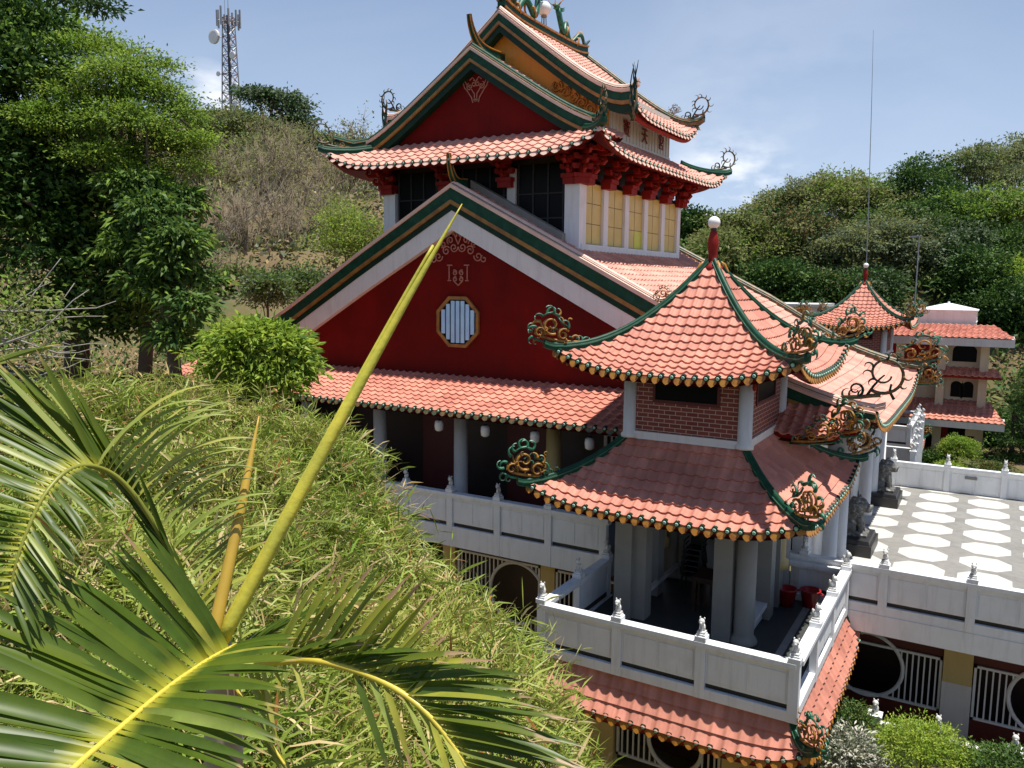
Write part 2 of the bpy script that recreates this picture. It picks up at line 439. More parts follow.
# ------------------------------------------------------------------ roofs
class Face:
    """one slope: c centre (x, y); d outward, t along the eave; r0/w0/z0 at the top, r1/w1/z1 at the eave;
    conc = how hollow the slope is, lift = rise of the eave towards its two ends"""
    def __init__(s, c, d, t, r0, r1, w0, w1, z0, z1, conc=.5, lift=0., p=4., q=2., tab=None):
        s.c = np.array([*c, 0.]); s.d = np.array([*d, 0.]); s.t = np.array([*t, 0.])
        s.r0, s.r1, s.w0, s.w1, s.z0, s.z1, s.conc, s.lift, s.p, s.q = r0, r1, w0, w1, z0, z1, conc, lift, p, q
        s.tab = tab; s.len = math.hypot(r1 - r0, z0 - z1)
    def w(s, v): return s.w0 + (s.w1 - s.w0) * v
    def pos(s, x, v):
        x = np.asarray(x, float); v = np.asarray(v, float)
        w = np.maximum(s.w(v), 1e-3)
        k = np.clip(np.abs(x) / w, 0, 1)
        vc = np.clip(v, 0, 1.2)
        z = s.z0 - (s.z0 - s.z1) * ((1 - s.conc) * vc + s.conc * (1 - (1 - vc) ** 2)) + s.lift * k ** s.p * vc ** s.q
        if s.tab is not None:
            z = np.interp(vc, s.tab[0], s.tab[1]) + s.lift * k ** s.p * (.28 * vc + .72 * vc ** 9)
        r = s.r0 + (s.r1 - s.r0) * v
        o = s.c + np.multiply.outer(r, s.d) + np.multiply.outer(x, s.t)
        o[..., 2] += z
        return o
    def edge(s, sign, n=14, v0=0., v1=1.):
        vs = np.linspace(v0, v1, n)
        return s.pos(sign * s.w(vs), vs)
    def eave(s, n=40, v=1.):
        return s.pos(np.linspace(-s.w(v), s.w(v), n), np.full(n, v))

def tiles(name, face, parent, m='tile', pitch=.28, course=.30, amp=.052, step=.040, per=10, vmin=0.):
    W = max(face.w0, face.w1)
    nt = max(2, int(round(2 * W / pitch))); p = 2 * W / nt
    nx = nt * per + 1
    xs = np.linspace(-W, W, nx)
    nc = max(2, int(round(face.len * (1 - vmin) / course)))
    fr = np.array([0., .35, .75, 1.])
    rows = np.array([vmin + (1 - vmin) * (c + f) / nc for c in range(nc) for f in fr])
    ci = np.array([c + min(f, .999) for c in range(nc) for f in fr]); fs_ = np.tile(fr, nc)
    X = np.repeat(xs[None, :], len(rows), 0); Vv = np.repeat(rows[:, None], nx, 1)
    Wv = face.w(Vv); Xc = np.clip(X, -Wv, Wv)
    P = face.pos(Xc, Vv)
    e = 1e-3
    dv = face.pos(Xc, Vv + e) - face.pos(Xc, np.maximum(Vv - e, 0))
    nrm = np.cross(dv, np.broadcast_to(face.t, dv.shape)); nrm *= np.sign(nrm[..., 2:3] + 1e-9); nrm /= np.linalg.norm(nrm, axis=-1, keepdims=True) + 1e-9
    ph = (Xc + W) / p
    prof = (.5 - .5 * np.cos(2 * PI * ph)) ** 2.1
    tidx = np.floor(ph) + 100 * np.repeat(np.floor(ci)[:, None], nx, 1)
    jit = (np.sin(tidx * 12.9898) * 43758.5453) % 1.0
    h = amp * prof + (step * fs_)[:, None] + .012 * (jit - .5) * fs_[:, None]
    P = P + nrm * h[..., None]
    nr = len(rows)
    # foot of every course: the same line again, so that its edge stays sharp, dropped to the course below
    foot = np.concatenate([P[3::4], P[3::4] - nrm[3::4] * (step * 1.02)], 0)
    Vall = np.concatenate([P.reshape(-1, 3), foot.reshape(-1, 3)], 0)
    ri = np.array([r for r in range(nr - 1) if r % 4 != 3])
    i = ri[:, None] * nx + np.arange(nx - 1)[None, :]
    Q1 = np.stack([i, i + 1, i + nx + 1, i + nx], -1).reshape(-1, 4)
    i = nr * nx + np.arange(nc)[:, None] * nx + np.arange(nx - 1)[None, :]
    Q2 = np.stack([i, i + 1, i + 1 + nc * nx, i + nc * nx], -1).reshape(-1, 4)
    uv = np.stack([np.broadcast_to((xs + W) / p, X.shape), np.repeat(ci[:, None], nx, 1)], -1)
    uv = np.concatenate([uv.reshape(-1, 2), np.tile(uv[3::4].reshape(-1, 2), (2, 1))], 0)
    face.p_tile = p; face.nt = nt
    return mesh_np(name, Vall, np.concatenate([Q1, Q2], 0), m, parent, uv=uv, smooth=True)

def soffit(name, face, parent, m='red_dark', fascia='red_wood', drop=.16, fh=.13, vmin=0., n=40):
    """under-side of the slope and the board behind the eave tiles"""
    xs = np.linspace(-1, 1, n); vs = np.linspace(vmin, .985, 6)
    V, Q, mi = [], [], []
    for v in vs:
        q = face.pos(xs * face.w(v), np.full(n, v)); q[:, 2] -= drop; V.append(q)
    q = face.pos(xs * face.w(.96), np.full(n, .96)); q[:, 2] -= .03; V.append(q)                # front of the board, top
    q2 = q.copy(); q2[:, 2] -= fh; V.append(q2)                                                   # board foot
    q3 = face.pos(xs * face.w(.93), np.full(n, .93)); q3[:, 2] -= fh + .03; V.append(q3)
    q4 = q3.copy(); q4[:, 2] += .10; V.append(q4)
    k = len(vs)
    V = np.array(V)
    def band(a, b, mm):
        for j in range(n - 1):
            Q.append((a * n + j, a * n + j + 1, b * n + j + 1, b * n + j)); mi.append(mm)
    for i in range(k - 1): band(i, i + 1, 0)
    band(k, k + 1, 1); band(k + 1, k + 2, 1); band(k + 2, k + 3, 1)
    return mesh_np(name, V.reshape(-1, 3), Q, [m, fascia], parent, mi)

def eave_caps(face, parent, size=1.0, drip='gold', dsz=1.0):
    """round green end tiles on the rolls, yellow drip tiles between them"""
    b = MB(); p = face.p_tile; W = face.w1
    out = face.d.copy(); out[2] = -.18; out /= np.linalg.norm(out); upv = np.array([0, 0, 1.]); t = face.t
    u2 = np.cross(t, out); u2 *= np.sign(u2[2])
    R0 = .062 * size
    for k in range(face.nt):
        x = -W + (k + .5) * p
        c = face.pos(np.array([x]), np.array([1.]))[0] + u2 * .035
        ring = lambda r, o: [c + out * o + (t * math.cos(a) + u2 * math.sin(a)) * r for a in np.linspace(0, 2 * PI, 11)[:-1]]
        vs = ring(R0, -.05) + ring(R0, .035) + ring(R0 * .62, .035) + ring(R0 * .55, .055)
        fs = [(i * 10 + j, i * 10 + (j + 1) % 10, (i + 1) * 10 + (j + 1) % 10, (i + 1) * 10 + j) for i in range(2) for j in range(10)]
        b.add(vs, fs, 0)
        vs2 = ring(R0 * .62, .035) + ring(R0 * .5, .06)
        b.add(vs2, [(j, (j + 1) % 10, 10 + (j + 1) % 10, 10 + j) for j in range(10)] + [tuple(range(10, 20))], 1)
    for k in range(face.nt + 1):
        x = -W + k * p
        x = min(max(x, -W + .05), W - .05)
        c = face.pos(np.array([x]), np.array([1.]))[0]
        h = p * .40
        poly = [c + t * a * h + u2 * z * size * dsz + out * (.015 - z * .62) for a, z in ((-1, .012), (1, .012), (.95, -.05), (.5, -.10), (0, -.125), (-.5, -.10), (-.95, -.05))]
        b.plate(poly, -out * .03, 2)
    return b.build('eave_caps', ['green_dark', 'mint', drip], parent)

def ridge_bar(name, path, parent, w=.09, h=.17, mats=('green', 'green_light'), base=-.02):
    """a rounded hip or ridge roll following a path"""
    P = np.array(path, float); b = MB()
    T = np.gradient(P, axis=0); S = []
    for i in range(len(P)):
        s_ = np.cross(T[i], [0, 0, 1]); s_ /= np.linalg.norm(s_) + 1e-9; S.append(s_)
    prof = [(-w, base), (-w, h * .55), (-w * .75, h * .72)]; prof += [(w * .8 * math.cos(a), h * .72 + w * .8 * math.sin(a)) for a in np.linspace(PI, 0, 7)]; prof += [(w * .75, h * .72), (w, h * .55), (w, base)]
    b.sweep(P, prof, S, 0)
    pr2 = [(-w * 1.12, h * .42), (-w * 1.12, h * .56), (w * 1.12, h * .56), (w * 1.12, h * .42)]
    b.sweep(P, pr2, S, 1)
    return b.build(name, list(mats), parent)

# ------------------------------------------------------------------ roof ornaments
def spiral(cx, cy, r0, r1, a0, turns, n=26):
    a = np.linspace(0, 1, n)
    r = r0 + (r1 - r0) * a; t = a0 + 2 * PI * turns * a
    return [(cx + r[i] * math.cos(t[i]), cy + r[i] * math.sin(t[i])) for i in range(n)]
def hook(x, y, ang, L, curl=1.6, n=8):
    pts = [(x, y)]; a = ang
    for i in range(n):
        x += L / n * math.cos(a); y += L / n * math.sin(a); pts.append((x, y)); a += curl / n * (1 + i / n)
    return pts
def ornament(parent, pos, d, size, kind, seed=0, name='corner_ornament'):
    """scrollwork that stands on a roof corner; u runs outward along d, w upward"""
    r_ = random.Random(seed); b = MB()
    pos = np.array(pos, float); d = np.array([d[0], d[1], 0.]); d /= np.linalg.norm(d); lat = np.array([-d[1], d[0], 0])
    def put(pts, r0, r1, m, off=0., n=6, flat=1.):
        k = len(pts); rr = np.linspace(r0, r1, k) * size
        b.tube([pos + (d * p[0] + np.array([0, 0, 1.]) * p[1] + lat * off) * size for p in pts], rr, n, m, flat=flat)
    if kind == 'ring':
        put(spiral(.30, .52, .38, .12, -2.2, 1.3, 36), .036, .018, 0)
        put([(-.40, .03), (-.1, .06), (.1, .10), (.25, .12)], .045, .04, 0)
        put(spiral(-.18, .20, .14, .04, -.9, 1.1, 18), .028, .012, 1)
        put([(.02, .1), (.12, .28), (.22, .42), (.30, .50)], .03, .016, 1)
        put([(.48, .06), (.40, .2), (.42, .34)], .03, .02, 1)
        for a in (-.6, -.1, .45, .95, 1.5, 2.0, 2.6, 3.1, 3.7):
            rr = .38 - .26 * (a + 2.2) / 8.17
            x, y = .30 + rr * math.cos(a), .52 + rr * math.sin(a)
            put(hook(x, y, a - .6 + r_.uniform(-.3, .3), r_.uniform(.15, .26), 1.7 + r_.random()), .026, .005, r_.choice((0, 1)), r_.uniform(-.03, .03), 5)
        for x in (-.40, -.28, -.12): put(hook(x, .06, 1.9, .22, -1.8), .026, .005, 0)
    else:
        for off in (-.05, .05):
            put(spiral(.30, .48, .24, .05, -2.0, 1.25, 26), 0.0344, 0.0170, 0, off)
            put(spiral(-.02, .24, .16, .05, 2.6, -1.2, 22), 0.0295, 0.0153, 0, off)
            put(spiral(.62, .30, .15, .04, 3.6, -1.15, 18), 0.0279, 0.0136, 0, off)
        put([(-.60, .04), (-.3, .05), (0, .07), (.3, .12), (.6, .20), (.74, .30)], 0.0451, 0.0323, 0)
        put([(-.65, -.03), (-.2, -.03), (.3, .02), (.62, .09), (.80, .18)], 0.0410, 0.0298, 1)
        put([(.10, .72), (.26, .80), (.42, .78), (.55, .68)], 0.0410, 0.0187, 1)
        put([(-.12, .44), (.02, .54), (.10, .66)], 0.0369, 0.0187, 1)
        put([(.45, .30), (.56, .46), (.60, .62)], 0.0328, 0.0170, 0)
        tufts = [(-.55, .08, 2.0, .26), (-.42, .10, 1.6, .30), (-.26, .14, 1.8, .34), (-.14, .40, 2.2, .28), (-.02, .52, 1.8, .30), (.10, .72, 2.2, .30), (.24, .80, 1.7, .32), (.40, .78, 1.3, .32), (.54, .70, .9, .32), (.62, .58, .5, .32), (.72, .44, .2, .30), (.80, .32, .0, .30), (.82, .20, -.4, .28), (.70, .12, -.7, .22)]
        for x, y, a, L in tufts:
            o_ = r_.uniform(-.08, .08); a += r_.uniform(-.35, .35); cu = r_.choice((-1, 1)) * r_.uniform(1.8, 3.0); L *= r_.uniform(.8, 1.25)
            h_ = hook(x, y, a, L, cu, 10)
            put(h_[:8], .044, .015, r_.choice((1, 1, 1, 0)), o_, 5); put(h_[7:], 0.0148, 0.0085, 2, o_, 5)
        for k in range(16):
            x, y = r_.uniform(-.35, .65), r_.uniform(.12, .66)
            put(hook(x, y, r_.uniform(0, 6), .18, r_.choice((-2.8, 2.8))), 0.0246, 0.0085, r_.choice((0, 0, 1)), r_.uniform(-.10, .10), 5)
    mats = ['gold_dark', 'green_dark', 'gold'] if kind == 'ring' else ['gold_scroll', 'green_mid', 'mint']
    if kind == 'dark': mats = ['gold_dark', 'green_dark', 'gold']
    return b.build(name, mats, parent, smooth=True)

# ------------------------------------------------------------------ balustrades
def finial_mesh(c, h=.30, f=(0, -1)):
    """small seated lion on a post"""
    b = MB(); fx, fy = f
    b.box(c[0] - .075, c[0] + .075, c[1] - .075, c[1] + .075, c[2], c[2] + .045)
    s = h / .30
    b.ball((c[0] - fx * .02, c[1] - fy * .02, c[2] + .105 * s), (.062 * s, .062 * s, .085 * s), 8)
    b.ball((c[0] + fx * .035, c[1] + fy * .035, c[2] + .10 * s), (.034 * s, .034 * s, .075 * s), 7)
    b.ball((c[0] + fx * .03, c[1] + fy * .03, c[2] + .225 * s), (.058 * s, .058 * s, .062 * s), 8)
    b.ball((c[0] + fx * .08, c[1] + fy * .08, c[2] + .21 * s), (.026 * s, .026 * s, .024 * s), 6)
    for k in (-1, 1): b.ball((c[0] + k * fy * .042, c[1] + k * fx * .042, c[2] + .285 * s), (.018, .018, .026), 5)
    b.ball((c[0] - fx * .075, c[1] - fy * .075, c[2] + .14 * s), (.022 * s, .022 * s, .06 * s), 6)
    return b
def soften(o, w=.012):
    md = o.modifiers.new('bevel', 'BEVEL'); md.width = w; md.segments = 2; md.limit_method = 'ANGLE'
def balustrade(parent, p0, p1, z, posts, face_n, base=.35, h=1.0, skip=(), name='balustrade', slot=True, mat_='white', shared={}):
    """panelled parapet from p0 to p1 on a floor at z; face_n: outward normal; posts: distances along it"""
    p0 = np.array(p0, float); p1 = np.array(p1, float); L = np.linalg.norm(p1 - p0); t = np.array([*((p1 - p0) / L), 0]); n = np.array([*face_n, 0.])
    o = np.array([*p0, z]); U = np.array([0, 0, 1.])
    b = MB()
    def bar(a0, a1, n0, n1, z0, z1, m=0):
        c = o + t * (a0 + a1) / 2 + n * (n0 + n1) / 2 + U * (z0 + z1) / 2
        b.frame_box(c, (t, n, U), ((a1 - a0) / 2, (n1 - n0) / 2, (z1 - z0) / 2), m)
    if base: bar(0, L, -.14, .062, -base, .03)
    bar(0, L, -.12, .12, h - .10, h)                      # coping
    bar(0, L, -.08, .07, h - .165, h - .102)
    cuts = sorted(posts); sl = []
    for a, c in zip(cuts[:-1], cuts[1:]):
        a0, a1 = a + .10, c - .10
        if a1 - a0 < .2: continue
        lo = .14 if slot else .032
        bar(a0, a1, -.045, .020, lo, h - .166)             # panel
        if slot: sl.append((a0, a1))
        mid = (a0 + a1) / 2
        for q0, q1 in ((a0 + .05, mid - .025), (mid + .025, a1 - .05)):     # raised fields
            bar(q0, q1, .0205, .034, lo + .07, h - .24)
    for a0, a1 in sl: bar(a0, a1, -.06, -.03, .032, .139, 1)      # black set-back bar: shade of the drain gap painted in
    par = b.build(name, [mat_, 'stone_black'], parent); soften(par)
    for a in posts:
        pb = MB(); c = o + t * a
        pb.frame_box(c + U * (h * .5 + .025 - base * .5), (t, n, U), (.10, .078, (h + .05 + base - .004) / 2))
        pb.frame_box(c + U * (h + .055), (t, n, U), (.115, .115, .053))
        pb.frame_box(c + U * (h + .13), (t, n, U), (.09, .09, .02))
        po = pb.build('post', mat_, parent); soften(po)
        fb = finial_mesh((c[0], c[1], z + h + .15), .32, face_n)
        fb.build('lion_finial', 'stone_white', po, smooth=True)
    return par

def horn(name, parent, base, L, H, mats=('green', 'gold'), back=1.2, w=.13):
    """ridge end that sweeps up like a horn towards the front (-y)"""
    x, y, z = base; b = MB()
    a = np.linspace(0, 1, 18)
    P = [(x, y + back - (back + L) * (1 - (1 - k) ** 1.35), z + H * k ** 3.6) for k in a]
    for i in range(len(P) - 1): pass
    prof_w = [w * (1 - .55 * (i / (len(P) - 1)) ** 2) for i in range(len(P))]
    vs = []; Pn = np.array(P, float); T = np.gradient(Pn, axis=0)
    hh = [.26 * (1 - .72 * (i / (len(P) - 1)) ** 1.5) for i in range(len(P))]
    for i, p in enumerate(Pn):
        nn = np.array([0, -T[i][2], T[i][1]]); nn /= np.linalg.norm(nn) + 1e-9
        nn = nn if nn[2] > 0 or nn[1] > 0 else -nn
        for sx, q in ((-1, 0), (-1, 1), (1, 1), (1, 0)):
            vs.append(p + np.array([sx * prof_w[i], 0, 0]) + nn * hh[i] * q)
    n = 4; k = len(P)
    b.add(vs, [(i * n + j, i * n + (j + 1) % n, (i + 1) * n + (j + 1) % n, (i + 1) * n + j) for i in range(k - 1) for j in range(n)] + [(3, 2, 1, 0), tuple((k - 1) * n + j for j in range(n))], 0)
    for sx in (-1, 1):
        b.tube([np.array(vs[i * 4 + 1]) * [0, 1, 1] + [x + sx * prof_w[i], 0, .0] for i in range(k)], .026, 6, 1)
        b.tube([np.array(vs[i * 4]) * [0, 1, 1] + [x + sx * prof_w[i], 0, .0] for i in range(k)], .022, 6, 1)
    return b.build(name, list(mats), parent)

def hip_roof(parent, name, c, ex, ey, tx, ty, z0, z1, conc, lift, p=4, q=2, m='tile', pitch=.28, course=.3, faces='NESW', orn=None, osize=1., vmin=0., caps=True, hipw=.075, hiph=.16, orn_at=('SW', 'SE', 'NE', 'NW'), cap=1.0, drip='gold', dsz=1.0):
    """four hollow slopes with upturned corners: name > eave caps, hips, soffits, ornaments"""
    F_ = {'S': Face(c, (0, -1), (1, 0), ty, ey, tx, ex, z0, z1, conc, lift, p, q), 'N': Face(c, (0, 1), (1, 0), ty, ey, tx, ex, z0, z1, conc, lift, p, q),
          'E': Face(c, (1, 0), (0, 1), tx, ex, ty, ey, z0, z1, conc, lift, p, q), 'W': Face(c, (-1, 0), (0, 1), tx, ex, ty, ey, z0, z1, conc, lift, p, q)}
    for k in faces:
        f = F_[k]
        r = tiles(name, f, parent, m, pitch, course, vmin=vmin)
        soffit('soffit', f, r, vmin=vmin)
        if caps: eave_caps(f, r, cap, drip, dsz)
        if k == faces[0]: first = r
    for k, s in (('SW', -1), ('SE', 1), ('NE', 1), ('NW', -1)):
        f = F_[k[0]]
        e = f.edge(s, 16, vmin, 1.0)
        dirv = e[-1] - e[-2]; dirv /= np.linalg.norm(dirv)
        tail = [e[-1] + dirv * a + np.array([0, 0, b_]) for a, b_ in ((.12, .02), (.26, .07))]
        ridge_bar('hip_ridge', list(e) + tail, parent, hipw, hiph)
        if orn and k in orn_at:
            ornament(parent, e[-1] + np.array([0, 0, hiph * .8]) + dirv * .02 - np.array([dirv[0], dirv[1], 0]) * .22 * osize, dirv, osize, orn, hash(k + name) % 97 if False else sum(map(ord, k + name)))
    return F_
# ================================================================== near and far pavilion
PVC = (-5.86, 19.0)
def make_pavilion(label):
    cx, cy = PVC
    t = thing('garden_pavilion', label, 'pavilion', (cx, cy, -7.95))
    # upper roof, pointed
    hip_roof(t, 'upper_roof', (cx, 19.05), 2.66, 2.86, .10, .12, .42, -1.97, .62, .46, 3.2, 2.4, 'tile', .245, .265, orn='dense', osize=.88, cap=1.05)
    # pole on top
    b = MB()
    b.lathe([(.24, -.10), (.24, .02), (.17, .06), (.13, .10), (.10, .16), (.105, .30), (.125, .5), (.125, .62), (.09, .80), (.06, .86)], (cx, 19.05, .38), 16, 0)
    fin = b.build('finial_pole', 'red_wood', t, True)
    b = MB(); b.lathe([(.07, 0), (.075, .05), (.05, .08)], (cx, 19.05, 1.22), 12); b.ball((cx, 19.05, 1.42), .145, 18, 1)
    b.build('globe', ['stone_black', 'globe'], fin, True)
    b = MB()
    for a in range(4):
        an = PI / 4 + a * PI / 2
        for k in (0, 1):
            b.tube([(cx + math.cos(an) * (r + .05 * k), 19.05 + math.sin(an) * (r + .05 * k), .42 + z) for r, z in ((.12, .10), (.25, .02), (.34, -.16), (.46, -.40), (.56, -.44), (.58, -.36), (.52, -.32))], np.array((.035, .05, .055, .05, .04, .03, .02)), 6, k)
    b.build('apex_scroll', ['gold', 'gold'], fin, True)
    # body with brick infill
    x0, x1, y0, y1 = cx - 1.30, cx + 1.36, 17.4, 20.65
    for xx in (x0, x1):
        for yy in (y0, y1):
            b = MB(); b.lathe([(.20, -.02), (.20, .05), (.155, .09), (.15, 1.75)], (xx, yy, -3.52), 18)
            b.build('upper_column', 'white_plain', t, True)
    for (a0, a1, b0, b1, fx, fy) in ((x0, x1, y0 - .02, y0 + .10, 0, -1), (x1 - .10, x1 + .02, y0, y1, 1, 0), (x0, x1, y1 - .10, y1 + .02, 0, 1), (x0 - .02, x0 + .10, y0, y1, -1, 0)):
        b = MB(); b.box(a0, a1, b0, b1, -3.38, -1.75)
        w_ = b.build('brick_wall', 'brick', t)
        b = MB()
        if fy: b.box(a0 + .12, a1 - .12, (b0 if fy < 0 else b1) - .05, (b0 if fy < 0 else b1) + .05, -3.56, -3.383); q = (a0 + .68, a1 - .68)
        else: b.box((b0 * 0 + (a1 if fx > 0 else a0)) - .05, (a1 if fx > 0 else a0) + .05, b0 + .12, b1 - .12, -3.56, -3.383)
        b.build('plinth', 'white_plain', w_)
        b = MB()   # wide dark opening with a wood frame
        if fy:
            e = b0 if fy < 0 else b1; m0, m1 = a0 + .62, a1 - .62
            b.box(m0, m1, e - .006, e + .006, -2.62, -2.0, 1)
            for u0, u1, v0, v1 in ((m0 - .06, m1 + .06, -2.69, -2.622), (m0 - .06, m0 - .002, -2.62, -1.9), (m1 + .002, m1 + .06, -2.62, -1.9)): b.box(u0, u1, e - .03, e + .03, v0, v1, 0)
        else:
            e = a1 if fx > 0 else a0; m0, m1 = b0 + .8, b1 - .8
            b.box(e - .006, e + .006, m0, m1, -2.62, -2.0, 1)
            for u0, u1, v0, v1 in ((m0 - .06, m1 + .06, -2.69, -2.622), (m0 - .06, m0 - .002, -2.62, -1.9), (m1 + .002, m1 + .06, -2.62, -1.9)): b.box(e - .03, e + .03, u0, u1, v0, v1, 0)
        b.build('opening', ['red_dark', 'pane_dark'], w_)
    b = MB()   # lattice brackets under the upper eave corners
    for xx, sx in ((x0, -1), (x1, 1)):
        for yy, sy in ((y0, -1), (y1, 1)):
            for k in range(3):
                b.box(min(xx, xx + sx * (.25 + .2 * k)) - .04, max(xx, xx + sx * (.25 + .2 * k)) + .04, yy - .06, yy + .06, -2.08 + .13 * k, -1.98 + .13 * k)
                b.box(xx - .06, xx + .06, min(yy, yy + sy * (.25 + .2 * k)) - .04, max(yy, yy + sy * (.25 + .2 * k)) + .04, -2.08 + .131 * k, -1.98 + .131 * k)
            b.ball((xx + sx * .22, yy + sy * .22, -2.16), (.05, .05, .09), 7)
    b.build('bracket', 'red_wood', t)
    # middle roof
    hip_roof(t, 'middle_roof', (cx, 19.1), 3.0, 3.45, 1.30, 1.60, -3.50, -4.93, .35, .36, 4.0, 2, 'tile', .26, .295, orn='dense', osize=.95, cap=1.05)
    # columns of the open room
    for xx, yy in ((-4.36, 17.5), (-7.15, 20.7), (-4.30, 20.7)):
        b = MB(); b.lathe([(.30, 0), (.31, .05), (.28, .12), (.23, .18), (.225, .22), (.22, 3.3)], (xx, yy, -7.93), 20)
        b.build('column', 'pier_grey', t, True)
    for xx, yy in ((-7.20, 17.5), (-6.88, 17.62), (-4.82, 17.5), (-6.72, 20.7), (-4.36, 20.1), (-4.36, 19.2), (-7.15, 19.2)):
        b = MB(); b.box(xx - .21, xx + .21, yy - .21, yy + .21, -7.93, -4.55)
        b.build('pier', 'pier_grey', t)
    b = MB(); b.box(-7.0, -4.5, 17.35, 20.8, -4.62, -4.50); b.build('ceiling_board', 'red_dark', t)
    b = MB(); b.box(-4.52, -4.20, 17.72, 18.98, -7.60, -7.50); b.box(-4.42, -4.30, 17.8, 18.95, -7.9, -7.602); b.build('bench', 'white_plain', t)
    b = MB(); b.box(-7.0, -6.9, 17.8, 20.5, -7.60, -7.50); b.build('bench', 'white_plain', t)
    # balcony
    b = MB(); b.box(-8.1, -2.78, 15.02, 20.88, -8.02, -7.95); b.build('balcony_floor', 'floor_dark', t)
    b = MB(); b.box(-3.62, -3.46, 15.3, 20.6, -7.946, -7.942); b.box(-7.9, -3.7, 16.0, 16.1, -7.946, -7.942); b.build('floor_stripe', 'concrete', t)
    balustrade(t, (-8.12, 15.0), (-2.72, 15.0), -7.95, (0.02, 1.80, 3.58, 5.36), (0, -1), .18)
    balustrade(t, (-2.75, 15.12), (-2.75, 20.86), -7.95, (1.78, 3.72, 5.66), (1, 0), .18)
    balustrade(t, (-8.10, 15.12), (-8.10, 18.5), -7.95, (1.66, 3.3), (-1, 0), .18)
    balustrade(t, (-4.6, 20.86), (-2.86, 20.86), -7.95, (.02,), (0, 1), .18)
    b = MB(); b.box(-8.05, -2.80, 15.06, 20.8, -8.40, -8.022); b.build('floor_slab', 'white', t)
    # lower roof skirting the ground floor
    hip_roof(t, 'lower_roof', (-5.42, 17.95), 3.02, 3.28, 2.62, 2.86, -8.12, -8.93, .2, .42, 6, 2, 'tile', .275, .30, faces='SEW', orn='dense', osize=.78, orn_at=('SE', 'NE', 'SW'), cap=1.05)
    # ground floor
    b = MB()
    for a, c in ((-7.9, -7.0), (-4.45, -3.2)): b.box(a, c, 16.5, 16.8, -11.6, -8.45)
    b.box(-7.0, -4.45, 16.55, 16.75, -9.1, -8.45)
    b.box(-3.5, -3.2, 16.8, 20.8, -11.6, -8.45); b.box(-7.9, -7.6, 16.8, 20.8, -11.6, -8.45)
    b.build('ground_floor_wall', 'yellow_paint', t)
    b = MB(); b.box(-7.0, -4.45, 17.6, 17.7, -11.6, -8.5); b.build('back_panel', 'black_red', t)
    b = MB(); moon_grille(b, -6.95, -4.5, 16.62, -10.95, -9.12, -5.55, -10.3, .62); b.build('window_grille', 'trim_grey', t)
    return t
def moon_grille(b, xa, xb, y, z0, z1, cx, cz, r):
    """upright bars round a ring"""
    for u0, u1, v0, v1 in ((xa, xb, z1 - .06, z1), (xa, xb, z0, z0 + .06), (xa, xa + .06, z0, z1), (xb - .06, xb, z0, z1)):
        b.box(u0, u1, y - .03, y + .03, v0, v1)
    a = np.linspace(0, 2 * PI, 41)
    P = [(cx + r * math.cos(k), y, cz + r * math.sin(k)) for k in a]
    b.tube(P, .05, 8, 0, cap=False)
    n = int((xb - xa) / .135)
    for i in range(1, n):
        x = xa + (xb - xa) * i / n
        if abs(x - cx) < r:
            dz = math.sqrt(r * r - (x - cx) ** 2)
            if z0 < cz - dz: b.box(x - .018, x + .018, y - .015, y + .015, z0, cz - dz)
            if z1 > cz + dz: b.box(x - .018, x + .018, y - .015, y + .015, cz + dz, z1)
        else: b.box(x - .018, x + .018, y - .015, y + .015, z0, z1)
pav = make_pavilion('two-tiered red tiled pavilion with white balcony in front of the red hall')
fp = dup(pav, (PVC[0] - .10, PVC[1] + 26.3, -7.45), 'smaller looking far red tiled pavilion beyond the white paved terrace')
fp.scale = (.9, .9, .9)

# ================================================================== temple hall
AX = -14.7
hall = thing('temple_hall', 'large dark red temple hall with double tiled roofs and green gable bands', 'temple', (AX, 27, -11.6))
def gable_bands(name, side_path, bands, y0, parent, taper=1.0):
    """verge boards under a polyline (list of x,z): each band its own colour and projection"""
    b = MB(); mats = []
    for i, (a0, a1, m, proud) in enumerate(bands):
        mats.append(m)
        P = side_path
        for j in range(len(P) - 1):
            (xa, za), (xb, zb) = P[j], P[j + 1]
            f = y0 - proud
            k0, k1 = j / (len(P) - 1), (j + 1) / (len(P) - 1)
            g0, g1 = [1 - (1 - taper) * max(0, (k - .70) / .30) ** 1.3 for k in (k0, k1)]
            if i >= 3 and taper < 1 and k1 > .86: continue
            b.add([(xa, f, za - a0 * g0), (xb, f, zb - a0 * g1), (xb, f, zb - a1 * g1), (xa, f, za - a1 * g0), (xa, y0 + .3, za - a0 * g0), (xb, y0 + .3, zb - a0 * g1), (xb, y0 + .3, zb - a1 * g1), (xa, y0 + .3, za - a1 * g0)],
                  [(0, 1, 2, 3), (7, 6, 5, 4), (0, 4, 5, 1), (3, 2, 6, 7)] + ([(0, 3, 7, 4)] if j == 0 else []) + ([(1, 5, 6, 2)] if j == len(P) - 2 else []), i)
    return b.build(name, mats, parent)

